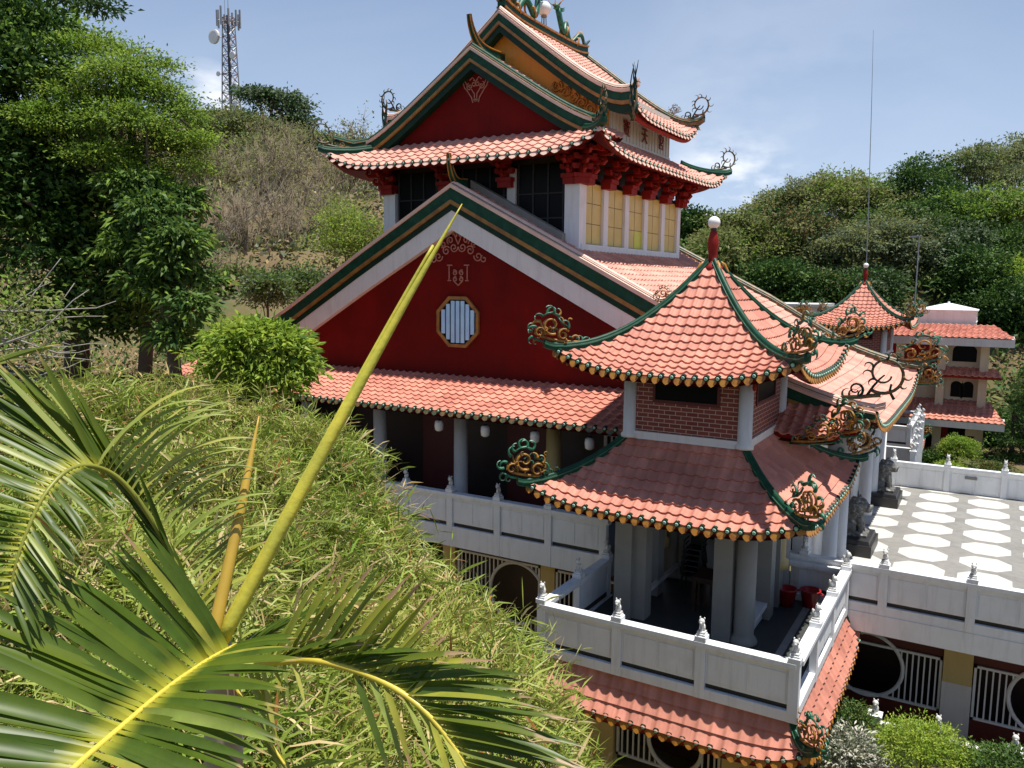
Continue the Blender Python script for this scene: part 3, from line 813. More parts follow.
# ---- lower roof: two long slopes
LR, LW, LCY = 12.35, 6.0, 27.0
rv = np.array([0, 3.75, 7.0, 10.1, 12.35]) / 12.35
lowE = Face((AX, LCY), (1, 0), (0, 1), 0, LR, LW, LW, 2.9, -3.75, .06, .74, 5, 1.7, tab=(rv, [2.9, .92, -.80, -2.70, -3.78]))
lowW = Face((AX, LCY), (-1, 0), (0, 1), 0, LR, LW, LW, 2.9, -3.75, .06, .70, 5, 1.7, tab=(rv, [2.9, .80, -1.10, -2.75, -3.78]))
for f, pitch in ((lowE, .285), (lowW, .5)):
    r = tiles('lower_roof', f, hall, 'tile_pale', pitch, .34)
    soffit('soffit', f, r); eave_caps(f, r, 1.1)
fe = lowE.edge(-1, 40); fw = lowW.edge(-1, 40)
for e in (fe, fw):
    path = [(p[0], p[2] - .02) for p in e]
    gable_bands('verge_board', path, [(-.10, .02, 'tile_cream', .10), (.02, .38, 'green', .05), (.38, .51, 'gold_trim', .09), (.51, .70, 'green_dark', .03), (.70, 1.30, 'white_plain', .0)], 20.98, hall, .38)
    ridge_bar('verge_ridge', [p + np.array([0, .12, .05]) for p in e] + [e[-1] + np.array([np.sign(e[-1][0] - AX) * .2, .12, .12])], hall, .09, .10, ('tile_cream', 'green'))
for f in (lowE, lowW):
    e = f.edge(1, 24)
    ridge_bar('verge_ridge', [p + np.array([0, -.1, .05]) for p in e] + [e[-1] + np.array([f.d[0] * .35, -.1, .18])], hall, .13, .15, ('gold_dark', 'green'))
    b = MB(); b.sweep([p + np.array([0, .02, 0]) for p in e], [(-.04, -.5), (-.04, .1), (.12, .1), (.12, -.5)], np.array([0, 1, 0]), 0); b.build('verge_board', 'green', hall)
for f, s, k, o in ((lowE, -1, 'ring', 1.3), (lowE, 1, 'dense', 1.25), (lowW, -1, 'ring', 1.2), (lowW, 1, 'ring', 1.2)):
    e = f.edge(s, 12); ornament(hall, e[-1] + np.array([-f.d[0] * .25, .1 if s < 0 else -.1, .26]), f.d, o, k, 5 + s)
# a second flourish hangs under the rear corner, and one marks the meeting of ridge and slope
e = lowE.edge(1, 30)
ornament(hall, e[-1] + np.array([.12, -.15, -.55]), (1, -.5), .9, 'dense', 31)
ornament(hall, e[19] + np.array([0, -.1, .22]), (1, 0), .5, 'dense', 33)
e = lowE.edge(-1, 30)
ornament(hall, e[16] + np.array([0, -.1, .10]), (1, 0), .45, 'dense', 35)
# ---- gable wall and its window
b = MB()
zt = lambda x: float(np.interp(abs(x - AX), [p[0] - AX for p in fe], [p[2] - .05 for p in fe]))
xs = np.linspace(AX - 12.0, AX + 12.0, 49)
poly = [(x, 21.2, max(min(zt(x), zt(2 * AX - x) - .5) - .85, -3.6)) for x in xs]
b.plate([(AX + 12.0, 21.2, -3.7), (AX - 12.0, 21.2, -3.7)] + poly, (0, .3, 0))
gw = b.build('gable_wall', 'red_wall', hall)
OX, OZ = -14.60, -1.27
b = MB()
oc = [(OX + .80 * sx, OZ + .80 * sz) for sx, sz in ((1, .42), (.42, 1), (-.42, 1), (-1, .42), (-1, -.42), (-.42, -1), (.42, -1), (1, -.42))]
oi = [(OX + (x - OX) * .87, OZ + (z - OZ) * .87) for x, z in oc]
for i in range(8):
    j = (i + 1) % 8
    b.plate([(oc[i][0], 21.12, oc[i][1]), (oc[j][0], 21.12, oc[j][1]), (oi[j][0], 21.12, oi[j][1]), (oi[i][0], 21.12, oi[i][1])], (0, .12, 0), 0)
win = b.build('octagon_window', 'gold_trim', hall)
b = MB(); b.plate([(x, 21.185, z) for x, z in oi], (0, .006, 0), 0); b.build('backing', 'pane_dark', win)
for k in range(7):
    x = OX + (k - 3) * .185
    hz = .66 if abs(k - 3) < 2 else (.56 if abs(k - 3) == 2 else .38)
    b = MB(); b.box(x - .066, x + .066, 21.14, 21.18, OZ - hz, OZ + hz); b.build('bar', 'blue_white', win)
def relief(parent, x, y, z, s, curves, name='relief_scroll', r=.022):
    b = MB()
    for c in curves:
        for sx in (-1, 1): b.tube([(x + sx * p[0] * s, y, z + p[1] * s) for p in c], r, 5)
    return b.build(name, 'cream_relief', parent)
relief(gw, AX + .10, 21.18, 1.05, 1.0, [spiral(.16, 0, .15, .03, 3, 1.4), spiral(.45, -.10, .15, .03, 2.5, -1.4), spiral(.75, -.28, .16, .03, 3.0, 1.3), spiral(.30, .22, .13, .03, -1, 1.3), spiral(.58, .10, .10, .03, -1, -1.2), spiral(.10, .38, .09, .02, 0, 1.2), [(0, .55), (.1, .3), (0, .1)], spiral(.95, -.36, .12, .03, 2, 1.1)])
relief(gw, AX + .10, 21.18, .25, .9, [[(.38, .25), (.38, -.2), (.44, -.25), (.30, -.25)], [(.25, .28), (.36, .28), (.46, .28)], spiral(.14, .02, .10, .03, 1, 1.3), spiral(.12, -.20, .09, .03, 2, -1.2), [(0, -.42), (.12, -.32), (.2, -.25)]])
horn('ridge_horn', hall, (AX, 20.9, 2.92), .12, .95, back=.8, w=.10)
# ---- skirt roof in front over the gallery
SKX0, SKX1 = -26.6, -7.25
skF = Face(((SKX0 + SKX1) / 2, 21.3), (0, -1), (1, 0), 0, 2.85, (SKX1 - SKX0) / 2, (SKX1 - SKX0) / 2, -2.98, -3.66, .1, .0, 22, 1.5)
r = tiles('skirt_roof', skF, hall, 'tile', .285, .33)
soffit('soffit', skF, r); eave_caps(skF, r, 1.0, 'gold_dark', .75)
skG = Face((-3.70, 20.92), (0, -1), (1, 0), 0, 1.15, .76, .76, -2.98, -3.58, .1, .12, 8, 1.5)
r = tiles('skirt_roof', skG, hall, 'tile', .27, .26); soffit('soffit', skG, r, fh=.08)
ornament(hall, (-3.05, 19.95, -3.50), (.75, -.6), 1.0, 'dense', 41)
ornament(hall, (-3.55, 19.75, -3.72), (.9, .1), .75, 'dense', 43)
# ---- walls below
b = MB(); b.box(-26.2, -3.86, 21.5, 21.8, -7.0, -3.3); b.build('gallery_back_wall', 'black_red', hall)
for x in (-24.5, -21.3, -18.1):
    pass
for x in (-23.4, -20.2, -17.0, -13.82, -10.62, -7.4, -4.3):
    b = MB(); b.lathe([(.30, 0), (.30, .2), (.22, .26), (.215, 3.15)], (x, 20.2, -7.0), 16); b.build('gallery_column', 'trim_grey' if x < -11 else 'yellow_paint', hall, True)
for x0 in (-12.9, -16.2):
    b = MB(); b.box(x0, x0 + 1.6, 21.44, 21.497, -6.98, -4.4); b.build('door', 'red_dark', hall)
b = MB()
b.box(-9.6, -8.5, 21.40, 21.46, -5.15, -5.07); b.box(-9.6, -8.5, 21.40, 21.46, -4.42, -4.34); b.box(-9.6, -9.5, 21.40, 21.46, -5.07, -4.42); b.box(-8.6, -8.5, 21.40, 21.46, -5.07, -4.42)
for k in range(6): b.box(-9.38 + k * .145, -9.33 + k * .145, 21.41, 21.45, -5.07, -4.42)
b.build('barred_window', 'trim_grey', hall)
b = MB(); b.box(-26.4, -8.1, 18.72, 21.5, -7.16, -7.0); b.box(-26.4, -8.1, 18.72, 19.0, -7.55, -7.162); b.build('gallery_floor', 'concrete', hall)
balustrade(hall, (-26.4, 18.6), (-8.12, 18.6), -7.0, [18.12 - 1.6 * k for k in range(12)], (0, -1), .56, 1.02)
# right side wall, columns, wall towards the terrace
b = MB(); b.box(-4.16, -3.86, 21.3, 33.2, -11.6, -3.4); b.build('side_wall', 'white_plain', hall)
for y in (22.6, 24.3, 29.4, 31.2, 33.2):
    b = MB(); b.lathe([(.26, 0), (.26, .2), (.19, .26), (.185, 4.0)], (-3.45, y, -7.8), 16); b.build('side_column', 'white_plain', hall, True)
b = MB(); b.box(-3.855, -3.82, 26.6, 28.8, -7.8, -5.0); b.build('side_door', 'red_dark', hall)
# ground floor under the gallery
for x in (-23, -20, -17, -13.6, -10.25):
    b = MB(); b.box(x - .22, x + .22, 19.25, 19.6, -11.6, -7.56); b.build('ground_floor_pier', 'yellow_paint', hall)
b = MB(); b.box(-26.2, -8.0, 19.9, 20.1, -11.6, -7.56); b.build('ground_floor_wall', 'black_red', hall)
b = MB(); moon_grille(b, -13.3, -10.5, 19.3, -10.9, -7.9, -11.25, -8.85, .9); b.build('moon_window', 'trim_grey', hall)
b = MB(); moon_grille(b, -10.0, -8.1, 19.3, -10.9, -7.9, -9.0, -9.3, .5); b.build('moon_window', 'trim_grey', hall)
# ---- upper storey
UX0, UX1, UY0, UY1 = AX - 3.75, AX + 3.75, 22.3, 31.1
b = MB(); b.box(UX0 + .1, UX1 - .25, UY0 + .15, UY1 - .1, .3, 4.45); b.build('upper_core', 'black_red', hall)
b = MB(); b.box(UX0 + .55, UX1 - .55, UY0 + .08, UY0 + .14, .6, 3.6); fg = b.build('front_glazing', 'pane_dark', hall)
b = MB()
for k in range(13):
    x = UX0 + .6 + (UX1 - UX0 - 1.2) * k / 12; b.box(x - .025, x + .025, UY0 + .04, UY0 + .078, .6, 3.6)
for z in (1.2, 1.95, 2.7): b.box(UX0 + .58, UX1 - .58, UY0 + .045, UY0 + .077, z - .02, z + .02)
b.build('mullion', 'mullion_grey', fg)
for x in (UX0, UX1 - .5):
    b = MB(); b.box(x, x + .5, UY0 - .05, UY0 + .42, .2, 2.95); b.build('corner_pier', 'white', hall)
fl = [(AX + r_, np.interp(r_ / 12.35, lowE.tab[0], lowE.tab[1]) + .30) for r_ in (0., 1.2, 2.4, 3.3)]
gable_bands('sloping_parapet', fl, [(0, .22, 'pier_grey', .0)], 22.02, hall)
for x in (AX - 1.4, AX + 1.2):
    b = MB(); b.box(x, x + .3, UY0 - .02, UY0 + .12, .9, 3.5); b.build('front_pier', 'trim_grey', hall)
b = MB(); b.box(UX1 - .28, UX1 + .03, UY0 + .1, UY1 + .03, .2, 1.16); b.build('sill', 'white', hall)
pil = [UY0 + .2 + i * 1.72 for i in range(6)]
for i, y in enumerate(pil[1:]):
    b = MB(); b.box(UX1 - .26, UX1 - .02, y - .17, y + .17, 1.162, 2.95); b.build('pillar', 'white', hall)
for i in range(5):
    ya, yb = pil[i] + .19, pil[i + 1] - .17
    b = MB(); b.box(UX1 - .16, UX1 - .13, ya, yb, 1.165, 3.05); w_ = b.build('window', 'mullion', hall)
    b = MB(); n = 0
    for cc in range(2):
        for rr in range(3):
            a0 = ya + (yb - ya) * cc / 2 + .02; a1 = ya + (yb - ya) * (cc + 1) / 2 - .02
            z0, z1 = 1.18 + .62 * rr + .012, 1.18 + .62 * (rr + 1) - .012
            b.box(UX1 - .128, UX1 - .115, a0, a1, z0, z1, 1 if (i == 2 and cc == 1 and rr == 0) else 0)
    b.build('pane', ['pane', 'pane_lime'], w_)
def bracket(px, py, d, parent):
    """stepped bracket set carrying the eave; d = outward"""
    b = MB(); d = np.array([*d, 0.]); t = np.array([-d[1], d[0], 0]); U = np.array([0, 0, 1.])
    c = np.array([px, py, 0.])
    def bx(o0, o1, hw, z0, z1):
        b.frame_box(c + d * (o0 + o1) / 2 + U * (z0 + z1) / 2, (d, t, U), ((o1 - o0) / 2, hw, (z1 - z0) / 2))
    bx(-.1, .22, .24, 2.92, 3.10); bx(-.1, .28, .28, 3.10, 3.22)
    for k in range(3):
        z = 3.24 + .25 * k; o = .30 + .24 * k
        bx(-.1, o, .09, z, z + .14)
        b.tube([c + d * (o - .1) + U * (z + .06), c + d * (o + .06) + U * (z + .03), c + d * (o + .14) + U * (z + .10), c + d * (o + .10) + U * (z + .19), c + d * (o + .02) + U * (z + .17)], np.array([.075, .07, .06, .05, .04]), 6)
        bx(o - .22, o - .06, .30 + .03 * k, z + .10, z + .20)
        for s in (-1, 1):
            b.frame_box(c + d * (o - .14) + t * s * (.26 + .03 * k) + U * (z + .20), (d, t, U), (.09, .07, .06))
    return b.build('roof_bracket', 'red_wood', parent)
br = bracket(UX1, pil[0] + .1, (1, 0), hall)
for y in pil[1:]: dup_part(br, hall, (0, y - pil[0] - .1, 0))
b2 = bracket(UX1 - .25, UY0, (0, -1), hall)
for dx in (-2.3, -4.6, -7.0): dup_part(b2, hall, (dx, 0, 0))
bracket(UX1 - .05, UY0 + .05, (.707, -.707), hall); bracket(UX0 + .05, UY0 + .05, (-.707, -.707), hall); bracket(UX1 - .05, UY1 - .05, (.707, .707), hall)
# ---- eave roof of the upper storey
ucy = (UY0 + UY1) / 2
UF = hip_roof(hall, 'eave_roof', (AX, ucy), 5.05, 5.85, 3.75, 4.4, 4.52, 3.66, .15, .58, 7, 1.4, 'tile_pale', .345, .32, orn='ring', osize=1.0, hipw=.09, hiph=.20, cap=1.05, drip='tile_cream', dsz=.75)
# ---- front gable above it
gf = Face((AX, 23.2), (1, 0), (0, 1), 0, 4.25, 1.15, 1.15, 7.20, 4.42, .0, .22, 6, 6)
gf2 = Face((AX, 23.2), (-1, 0), (0, 1), 0, 4.25, 1.15, 1.15, 7.20, 4.42, .0, .22, 6, 6)
for f in (gf, gf2):
    r = tiles('gable_roof', f, hall, 'tile_pale', .33, .32); soffit('soffit', f, r)
    e = f.edge(-1, 16)
    tail = [e[-1] + np.array([f.d[0] * .35, -.35, -.10]), e[-1] + np.array([f.d[0] * .75, -.9, .02])]
    gable_bands('verge_board', [(p[0], p[2]) for p in e], [(-.07, .03, 'tile_cream', .10), (.03, .29, 'green', .05), (.29, .39, 'gold_trim', .09), (.39, .62, 'green_dark', .02)], 22.04, hall)
    ridge_bar('verge_ridge', [p + np.array([0, .06, .03]) for p in e] + tail, hall, .10, .16, ('green', 'gold'))
b = MB()
for sx in (-1, 1): pass
b.plate([(AX - 4.0, 22.32, 4.45), (AX, 22.32, 6.95), (AX + 4.0, 22.32, 4.45)], (0, .12, 0)); g2 = b.build('upper_gable_wall', 'red_wall', hall)
relief(g2, AX, 22.30, 6.05, .75, [spiral(.10, .22, .14, .03, 1.5, 1.2), spiral(.30, .12, .16, .03, 1.2, -1.2), [(.06, -.5), (.06, -.2), (.25, .05), (.45, .2), (.55, .38), (.62, .42)], [(.14, -.55), (.2, -.35), (.42, -.05), (.56, .1), (.68, .4)], [(.04, .35), (.16, .48), (.3, .38)], spiral(0.02, -.45, .07, .03, 0, 1)], r=.02)
horn('ridge_horn', hall, (AX, 22.0, 7.2), .12, 1.0, back=1.9, w=.11)
# ---- top storey
b = MB(); b.plate([(AX - 3.7, 24.15, 4.4), (AX + 3.7, 24.15, 4.4), (AX + 3.7, 24.15, 6.15), (AX, 24.15, 8.52), (AX - 3.7, 24.15, 6.15)], (0, .2, 0)); tw = b.build('yellow_gable_wall', 'gold_wall', hall)
b = MB()
for k in range(5):
    x = AX + 1.95 + k * .30; z = 6.26 - k * .20
    b.tube([(x + p[0], 24.10, z + p[1]) for p in spiral(0, 0, .17, .04, 2 + k, 1.3 * (-1) ** k, 18)], .035, 6)
    b.tube([(x + p[0], 24.10, z + p[1]) for p in hook(.1, -.1, .6, .35, 2)], .03, 5)
b.build('gilt_scroll', 'gold', tw, True)
b = MB(); b.box(AX + 3.45, AX + 3.75, 24.36, 29.7, 4.3, 6.1); b.box(AX - 3.75, AX - 3.45, 24.36, 29.7, 4.3, 6.1); b.box(AX - 3.7, AX + 3.7, 29.5, 29.7, 4.3, 6.1)
sw = b.build('clerestory_wall', 'panel_white', hall)
b = MB()
for k in range(19): b.box(AX + 3.752, AX + 3.775, 24.5 + k * .285, 24.53 + k * .285, 4.62, 5.35)
b.box(AX + 3.752, AX + 3.79, 24.36, 29.7, 4.55, 4.618)
b.build('wall_rib', 'trim_grey', sw)
def glyphs(chars, y0, dy, z, size):
    for i, ch in enumerate(chars):
        cu = bpy.data.curves.new('character', 'FONT'); cu.body = ch; cu.size = size; cu.extrude = .015; cu.align_x = 'CENTER'; cu.align_y = 'CENTER'
        tmp = bpy.data.objects.new('character', cu); COL.objects.link(tmp)
        bpy.context.view_layer.update()
        me = bpy.data.meshes.new_from_object(tmp.evaluated_get(bpy.context.evaluated_depsgraph_get()))
        bpy.data.objects.remove(tmp)
        me.transform(Matrix.Translation((AX + 3.80, y0 + dy * i, z)) @ Matrix(((0, 0, 1, 0), (1, 0, 0, 0), (0, 1, 0, 0), (0, 0, 0, 1))))
        me.transform(Matrix.Translation(Vector(-OFF[hall])))
        me.materials.clear(); me.materials.append(MAT['glyph_red'])
        link('character', me, sw)
glyphs('\u5bf6\u5929\u5bae', 25.55, 1.6, 5.0, .55)
TR, TW, TCY = 4.7, 3.25, 26.95
tE = Face((AX, TCY), (1, 0), (0, 1), 0, TR, TW, TW, 8.75, 5.16, .03, .62, 5, 7)
tW = Face((AX, TCY), (-1, 0), (0, 1), 0, TR, TW, TW, 8.75, 5.16, .03, .62, 5, 7)
for f in (tE, tW):
    r = tiles('top_roof', f, hall, 'tile_pale', .32, .31); soffit('soffit', f, r, fh=.30); eave_caps(f, r, 1.05, 'tile_cream', .8)
    for s in (-1, 1):
        e = f.edge(s, 18)
        yy = e[0][1]
        pth = [p + np.array([0, -s * .08, .03]) for p in e] + [e[-1] + np.array([f.d[0] * .22, -s * .08, .16])]
        ridge_bar('verge_ridge', pth, hall, .10, .16 if s < 0 else .24, ('tile_cream', 'green') if s < 0 else ('gold_dark', 'green'))
        if s < 0: gable_bands('verge_board', [(p[0], p[2]) for p in e], [(-.05, .03, 'tile_cream', .10), (.03, .28, 'green', .05), (.28, .39, 'gold_trim', .09), (.39, .62, 'green_dark', .02)], yy + .02, hall)
        if not (s < 0 and f is tE): ornament(hall, e[-1] + np.array([-f.d[0] * .25, -s * .1, .22]), f.d, 1.0, 'ring', 7 + s)
    # dark flourish rising from the front corner
    e = tE.edge(-1, 18) if f is tE else tW.edge(-1, 18)
    b = MB()
    for k in range(5):
        b.tube([e[-1] + np.array([f.d[0] * (.05 + .03 * k) + .06 * math.sin(k * 2 + j * .9), -.05 + .05 * math.cos(k + j), -.9 + j * .22 + .05 * k]) for j in range(8)], np.linspace(.055, .010, 8), 5, k % 2)
    b.build('corner_flame', ['green_dark', 'gold_dark'], hall, True)
    ornament(hall, tE.edge(1, 10)[7] + np.array([0, -.1, .25]), (1, 0), .38, 'dense', 51) if f is tE else None
# ridge with curved ends
b = MB()
ry = np.linspace(TCY - TW + .1, TCY + TW - .1, 30)
zz = [8.80 + .20 * abs((y - TCY) / TW) ** 4 for y in ry]
S_ = np.array([1., 0, 0])
P = [(AX, y, z) for y, z in zip(ry, zz)]
b.sweep(P, [(-.14, -.2), (-.14, .18), (.14, .18), (.14, -.2)], S_, 0)
b.sweep(P, [(-.19, .181), (-.19, .25), (.19, .25), (.19, .181)], S_, 1)
b.sweep(P, [(-.18, -.06), (-.18, .0), (.18, .0), (.18, -.06)], S_, 1)
b.build('main_ridge', ['green', 'gold'], hall)

# ---- on the ridge: two dragons and a globe lamp
def dragon(y_tail, s, label):
    """s = +1: head towards +y"""
    L = 2.35
    t = thing('dragon_statue', label, 'dragon statue', (AX, y_tail + s * L / 2, 9.05), 'dragons on the top ridge')
    n = 46; P = []
    for i in range(n):
        a = i / (n - 1)
        amp = .15 + .15 * a
        z = 9.12 + amp * (1 - math.cos(a * 2 * PI * 2.25)) + (max(0, a - .84) * 3.4)
        P.append((AX + .10 * math.sin(a * 9), y_tail + s * (a * L), z))
    b = MB(); b.tube(P, [.04 + .070 * math.sin(min(1, i / (n - 1) * 1.15) * PI * .62) for i in range(n)], 10)
    for i in range(2, n - 2, 1):    # back fins
        p = np.array(P[i]); b.add([p + [0, -s * .04, .09], p + [0, s * .04, .09], p + [.0, -s * .03, .19], p + [.02, -s * .04, .09]], [(0, 1, 2), (1, 3, 2)], 1)
    b.build('body', ['green_mid', 'gold'], t, True)
    h = np.array(P[-1]); b = MB()
    b.ball(h + [0, s * .08, .05], (.11, .15, .11), 10); b.ball(h + [0, s * .25, .04], (.07, .13, .055), 9); b.ball(h + [0, s * .22, -.06], (.055, .11, .03), 8)
    for sx in (-1, 1):
        b.tube([h + [sx * .05, 0, .13], h + [sx * .09, -s * .1, .28], h + [sx * .12, -s * .22, .34]], [.03, .022, .008], 6, 1)
        b.ball(h + [sx * .07, s * .13, .10], .03, 6, 1)
        b.tube([h + [sx * .05, s * .33, .04], h + [sx * .12, s * .45, .10], h + [sx * .15, s * .48, .22]], [.016, .012, .005], 5, 1)
        for k in range(3): b.tube([h + [sx * .08, -s * .02, .0 - .05 * k], h + [sx * .15, -s * .14, .02 - .05 * k], h + [sx * .17, -s * .24, .08 - .05 * k]], [.03, .02, .004], 5, 0)
    b.build('head', ['green_light', 'gold'], t, True)
    for a, sx in ((.30, -1), (.34, 1), (.72, -1), (.76, 1)):
        p = np.array(P[int(a * (n - 1))]); b = MB()
        b.tube([p, p + [sx * .14, s * .03, -.06], p + [sx * .17, s * .10, -.22], p + [sx * .15, s * .16, -.34]], [.06, .05, .035, .03], 7)
        b.build('leg', 'gold', t, True)
    b = MB(); p = np.array(P[0])
    for k in range(5): b.tube([p, p + [.02 * k - .04, -s * .10, .05 + .03 * k], p + [.03 * k - .06, -s * (.13 + .05 * k), .16 + .05 * k], p + [.03 * k - .06, -s * (.10 + .07 * k), .30 + .03 * k]], [.035, .035, .025, .006], 5)
    b.build('tail_fin', 'green_dark', t, True)
    return t
dragon(TCY - TW + .15, 1, 'green and gold dragon on the top ridge, left of the white globe')
dragon(TCY + TW - .15, -1, 'green and gold dragon on the top ridge, right of the white globe')
t = thing('globe_lamp', 'white globe lamp between two dragons on the highest ridge', 'lamp', (AX, 26.72, 9.05))
b = MB()
for k in range(4): b.tube([(AX + .09 * math.cos(k * PI / 2 + .4), 26.72 + .09 * math.sin(k * PI / 2 + .4), 9.0), (AX + .07 * math.cos(k * PI / 2 + .4), 26.72 + .07 * math.sin(k * PI / 2 + .4), 9.42)], .018, 6)
b.lathe([(.10, 0), (.12, .03), (.08, .06)], (AX, 26.72, 9.40), 12)
b.build('lamp_stand', 'steel', t)
b = MB(); b.ball((AX, 26.72, 9.70), .25, 24); b.build('lamp_globe', 'globe', t, True)
# ---- lanterns hanging along the gallery eave
for i, (x, lb) in enumerate(((-13.92, 'white hanging lantern under the long eave, leftmost of four'), (-12.3, 'white hanging lantern under the long eave, second from the left'), (-10.68, 'white hanging lantern under the long eave, third from the left'), (-9.02, 'white hanging lantern under the long eave, nearest to the pavilion roof'))):
    t = thing('hanging_lantern', lb, 'lantern', (x, 19.2, -4.2), 'lanterns under the gallery eave')
    b = MB(); b.lathe([(.06, -.17), (.12, -.13), (.135, 0), (.12, .12), (.06, .16)], (x, 19.2, -4.22), 14); b.build('lantern_shade', 'globe', t, True)
    b = MB(); b.box(x - .008, x + .008, 19.192, 19.208, -4.06, -3.66); b.lathe([(.065, 0), (.05, .03)], (x, 19.2, -4.06), 10); b.build('cord', 'stone_black', t)
# ================================================================== paved terrace
ter = thing('paved_terrace', 'white walled roof terrace paved with pale octagons on grey', 'terrace', (1, 27, -11.6))
b = MB(); b.box(-3.85, 9.0, 20.95, 34.6, -8.0, -7.8); tf = b.build('terrace_floor', 'floor_grey', ter)
b = MB()
for i in range(8):
    for j in range(9):
        x, y = -2.97 + 1.585 * i, 22.95 + 1.478 * j
        if x < -3.3: continue
        hx, hy, k = .640, .61, .46
        pts = [(x + hx * sx, y + hy * sy, -7.796) for sx, sy in ((1, k * .9), (k, 1), (-k, 1), (-1, k * .9), (-1, -k * .9), (-k, -1), (k, -1), (1, -k * .9))]
        b.add(pts, [tuple(range(8))], 0)
b.build('octagon_paving', 'floor_white', tf)
balustrade(ter, (-4.5, 20.98), (9.0, 20.98), -7.8, [.72 + 1.865 * k for k in range(7)], (0, -1), .20, 1.0)
b = MB(); b.box(-4.6, 9.0, 20.90, 21.10, -8.50, -8.002); b.build('terrace_edge', 'white', ter)
balustrade(ter, (-3.2, 34.5), (9.0, 34.5), -7.8, [.12 + 1.865 * k for k in range(7)], (0, -1), 0, .98, slot=False)
b = MB(); b.box(-.62, -.22, 34.415, 34.44, -7.22, -7.12); b.build('plaque', 'floor_grey', ter)
for x in (-3.6, -.50, 2.7, 5.9):
    b = MB(); b.box(x - .05, x + .60, 22.35, 22.75, -11.6, -8.52); p_ = b.build('ground_floor_pier', 'yellow_paint', ter)
    b = MB(); b.box(x - .056, x + .606, 22.342, 22.758, -11.6, -9.93); b.build('pier_base', 'trim_grey', p_)
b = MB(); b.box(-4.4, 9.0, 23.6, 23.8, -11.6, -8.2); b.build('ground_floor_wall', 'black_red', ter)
b = MB(); b.box(-4.4, 9, 22.5, 22.62, -11.6, -10.82); b.box(-4.4, 9, 22.5, 22.62, -9.36, -8.6); b.build('ground_floor_panel', 'red_dark', ter)
for xa, xb, cx_ in ((-3.0, -.57, -2.32), (.13, 2.63, 1.75), (3.33, 5.8, 4.6)):
    b = MB(); moon_grille(b, xa, xb, 22.46, -10.80, -9.38, cx_, -9.98, .86); b.build('moon_window', 'white_plain', ter)
# lions
def guardian_lion(x, y, label):
    t = thing('guardian_lion', label, 'lion statue', (x, y, -7.8), 'stone lions at the hall entrance')
    b = MB(); b.box(x - .62, x + .62, y - .80, y + .80, -7.8, -7.46); b.box(x - .56, x + .56, y - .74, y + .74, -7.458, -7.34, 0, .03, .03)
    b.build('pedestal', 'stone_black', t)
    b = MB(); z = -7.34
    B = lambda p, r: b.ball((x + p[0], y + p[1], z + p[2]), r, 14)
    b.box(x - .45, x + .42, y - .34, y + .34, z - .02, z + .07)
    B((-.20, 0, .30), (.27, .28, .28)); B((-.05, 0, .48), (.26, .24, .32)); B((.10, 0, .52), (.20, .23, .30))
    for s in (-1, 1):
        B((-.12, s * .24, .22), (.24, .10, .20)); B((.06, s * .27, .10), (.15, .08, .07))
        b.tube([(x + .16, y + s * .15, z + .55), (x + .22, y + s * .17, z + .30), (x + .24, y + s * .17, z + .10)], [.11, .085, .075], 10)
        B((.30, s * .17, .09), (.12, .09, .06)); B((.12, s * .19, 1.08), (.05, .06, .09))
    B((.16, 0, .88), (.24, .25, .24)); B((.36, 0, .84), (.15, .16, .10)); B((.37, 0, .73), (.12, .13, .05)); B((.48, 0, .89), (.05, .07, .05))
    for a in range(9):
        for rr, dz in ((.25, .0), (.24, -.16)):
            an = PI * .42 + a * PI * 1.16 / 8
            B((.10 + rr * math.cos(an), rr * 1.02 * math.sin(an), .88 + dz), (.075, .075, .08))
    for k in range(4): B((-.02 - .05 * k, (-1) ** k * .06, 1.02 - .09 * k), (.10, .12, .09))
    b.tube([(x - .42, y, z + .22), (x - .52, y, z + .42), (x - .46, y, z + .62), (x - .36, y, z + .70)], [.06, .07, .09, .04], 9)
    o = b.build('body', 'stone_dark', t, True)
    md = o.modifiers.new('remesh', 'REMESH'); md.mode = 'VOXEL'; md.voxel_size = .026; md.use_smooth_shade = True
    return t
guardian_lion(-3.25, 25.4, 'dark stone lion on a black plinth, nearer to the tiled pavilion')
guardian_lion(-3.15, 31.55, 'dark stone lion on a black plinth, farther one by the terrace end wall')

# ================================================================== things in the pavilion
t = thing('stacked_chairs', 'tall stack of dark plastic chairs inside the open pavilion room', 'chairs', (-6.35, 19.9, -7.95))
t.name = 'plastic_chair'; t['category'] = 'chair'
t['label'] = 'dark plastic armchair, lowest of the stack in the pavilion room'; t['group'] = 'stacked plastic chairs'
def chair(t, x, y, z):
    b = MB(); b.box(x - .22, x + .22, y - .22, y + .22, z + .42, z + .45, 0, .01, .01); b.build('seat', 'plastic_dark', t)
    b = MB(); b.plate([(x - .21, y + .20, z + .46), (x + .21, y + .20, z + .46), (x + .19, y + .28, z + .86), (x - .19, y + .28, z + .86)], (0, .025, 0)); b.build('backrest', 'plastic_dark', t)
    for sx in (-1, 1):
        b = MB(); b.tube([(x + sx * .22, y - .20, z + .45), (x + sx * .24, y - .20, z + .64), (x + sx * .24, y + .2, z + .66)], .02, 6); b.build('armrest', 'plastic_dark', t)
        for sy in (-1, 1):
            b = MB(); b.tube([(x + sx * .19, y + sy * .19, z + .42), (x + sx * .24, y + sy * .24, z)], [.026, .018], 6); b.build('leg', 'plastic_dark', t)
chair(t, -6.35, 19.9, -7.95)
for k in range(1, 6):
    dup(t, (-6.35 + .012 * k, 19.9 + .01 * k, -7.95 + .145 * k), 'dark plastic armchair, %s of the stack in the pavilion room' % ('second from the floor', 'third from the floor', 'third from the top', 'second from the top', 'topmost')[k - 1])
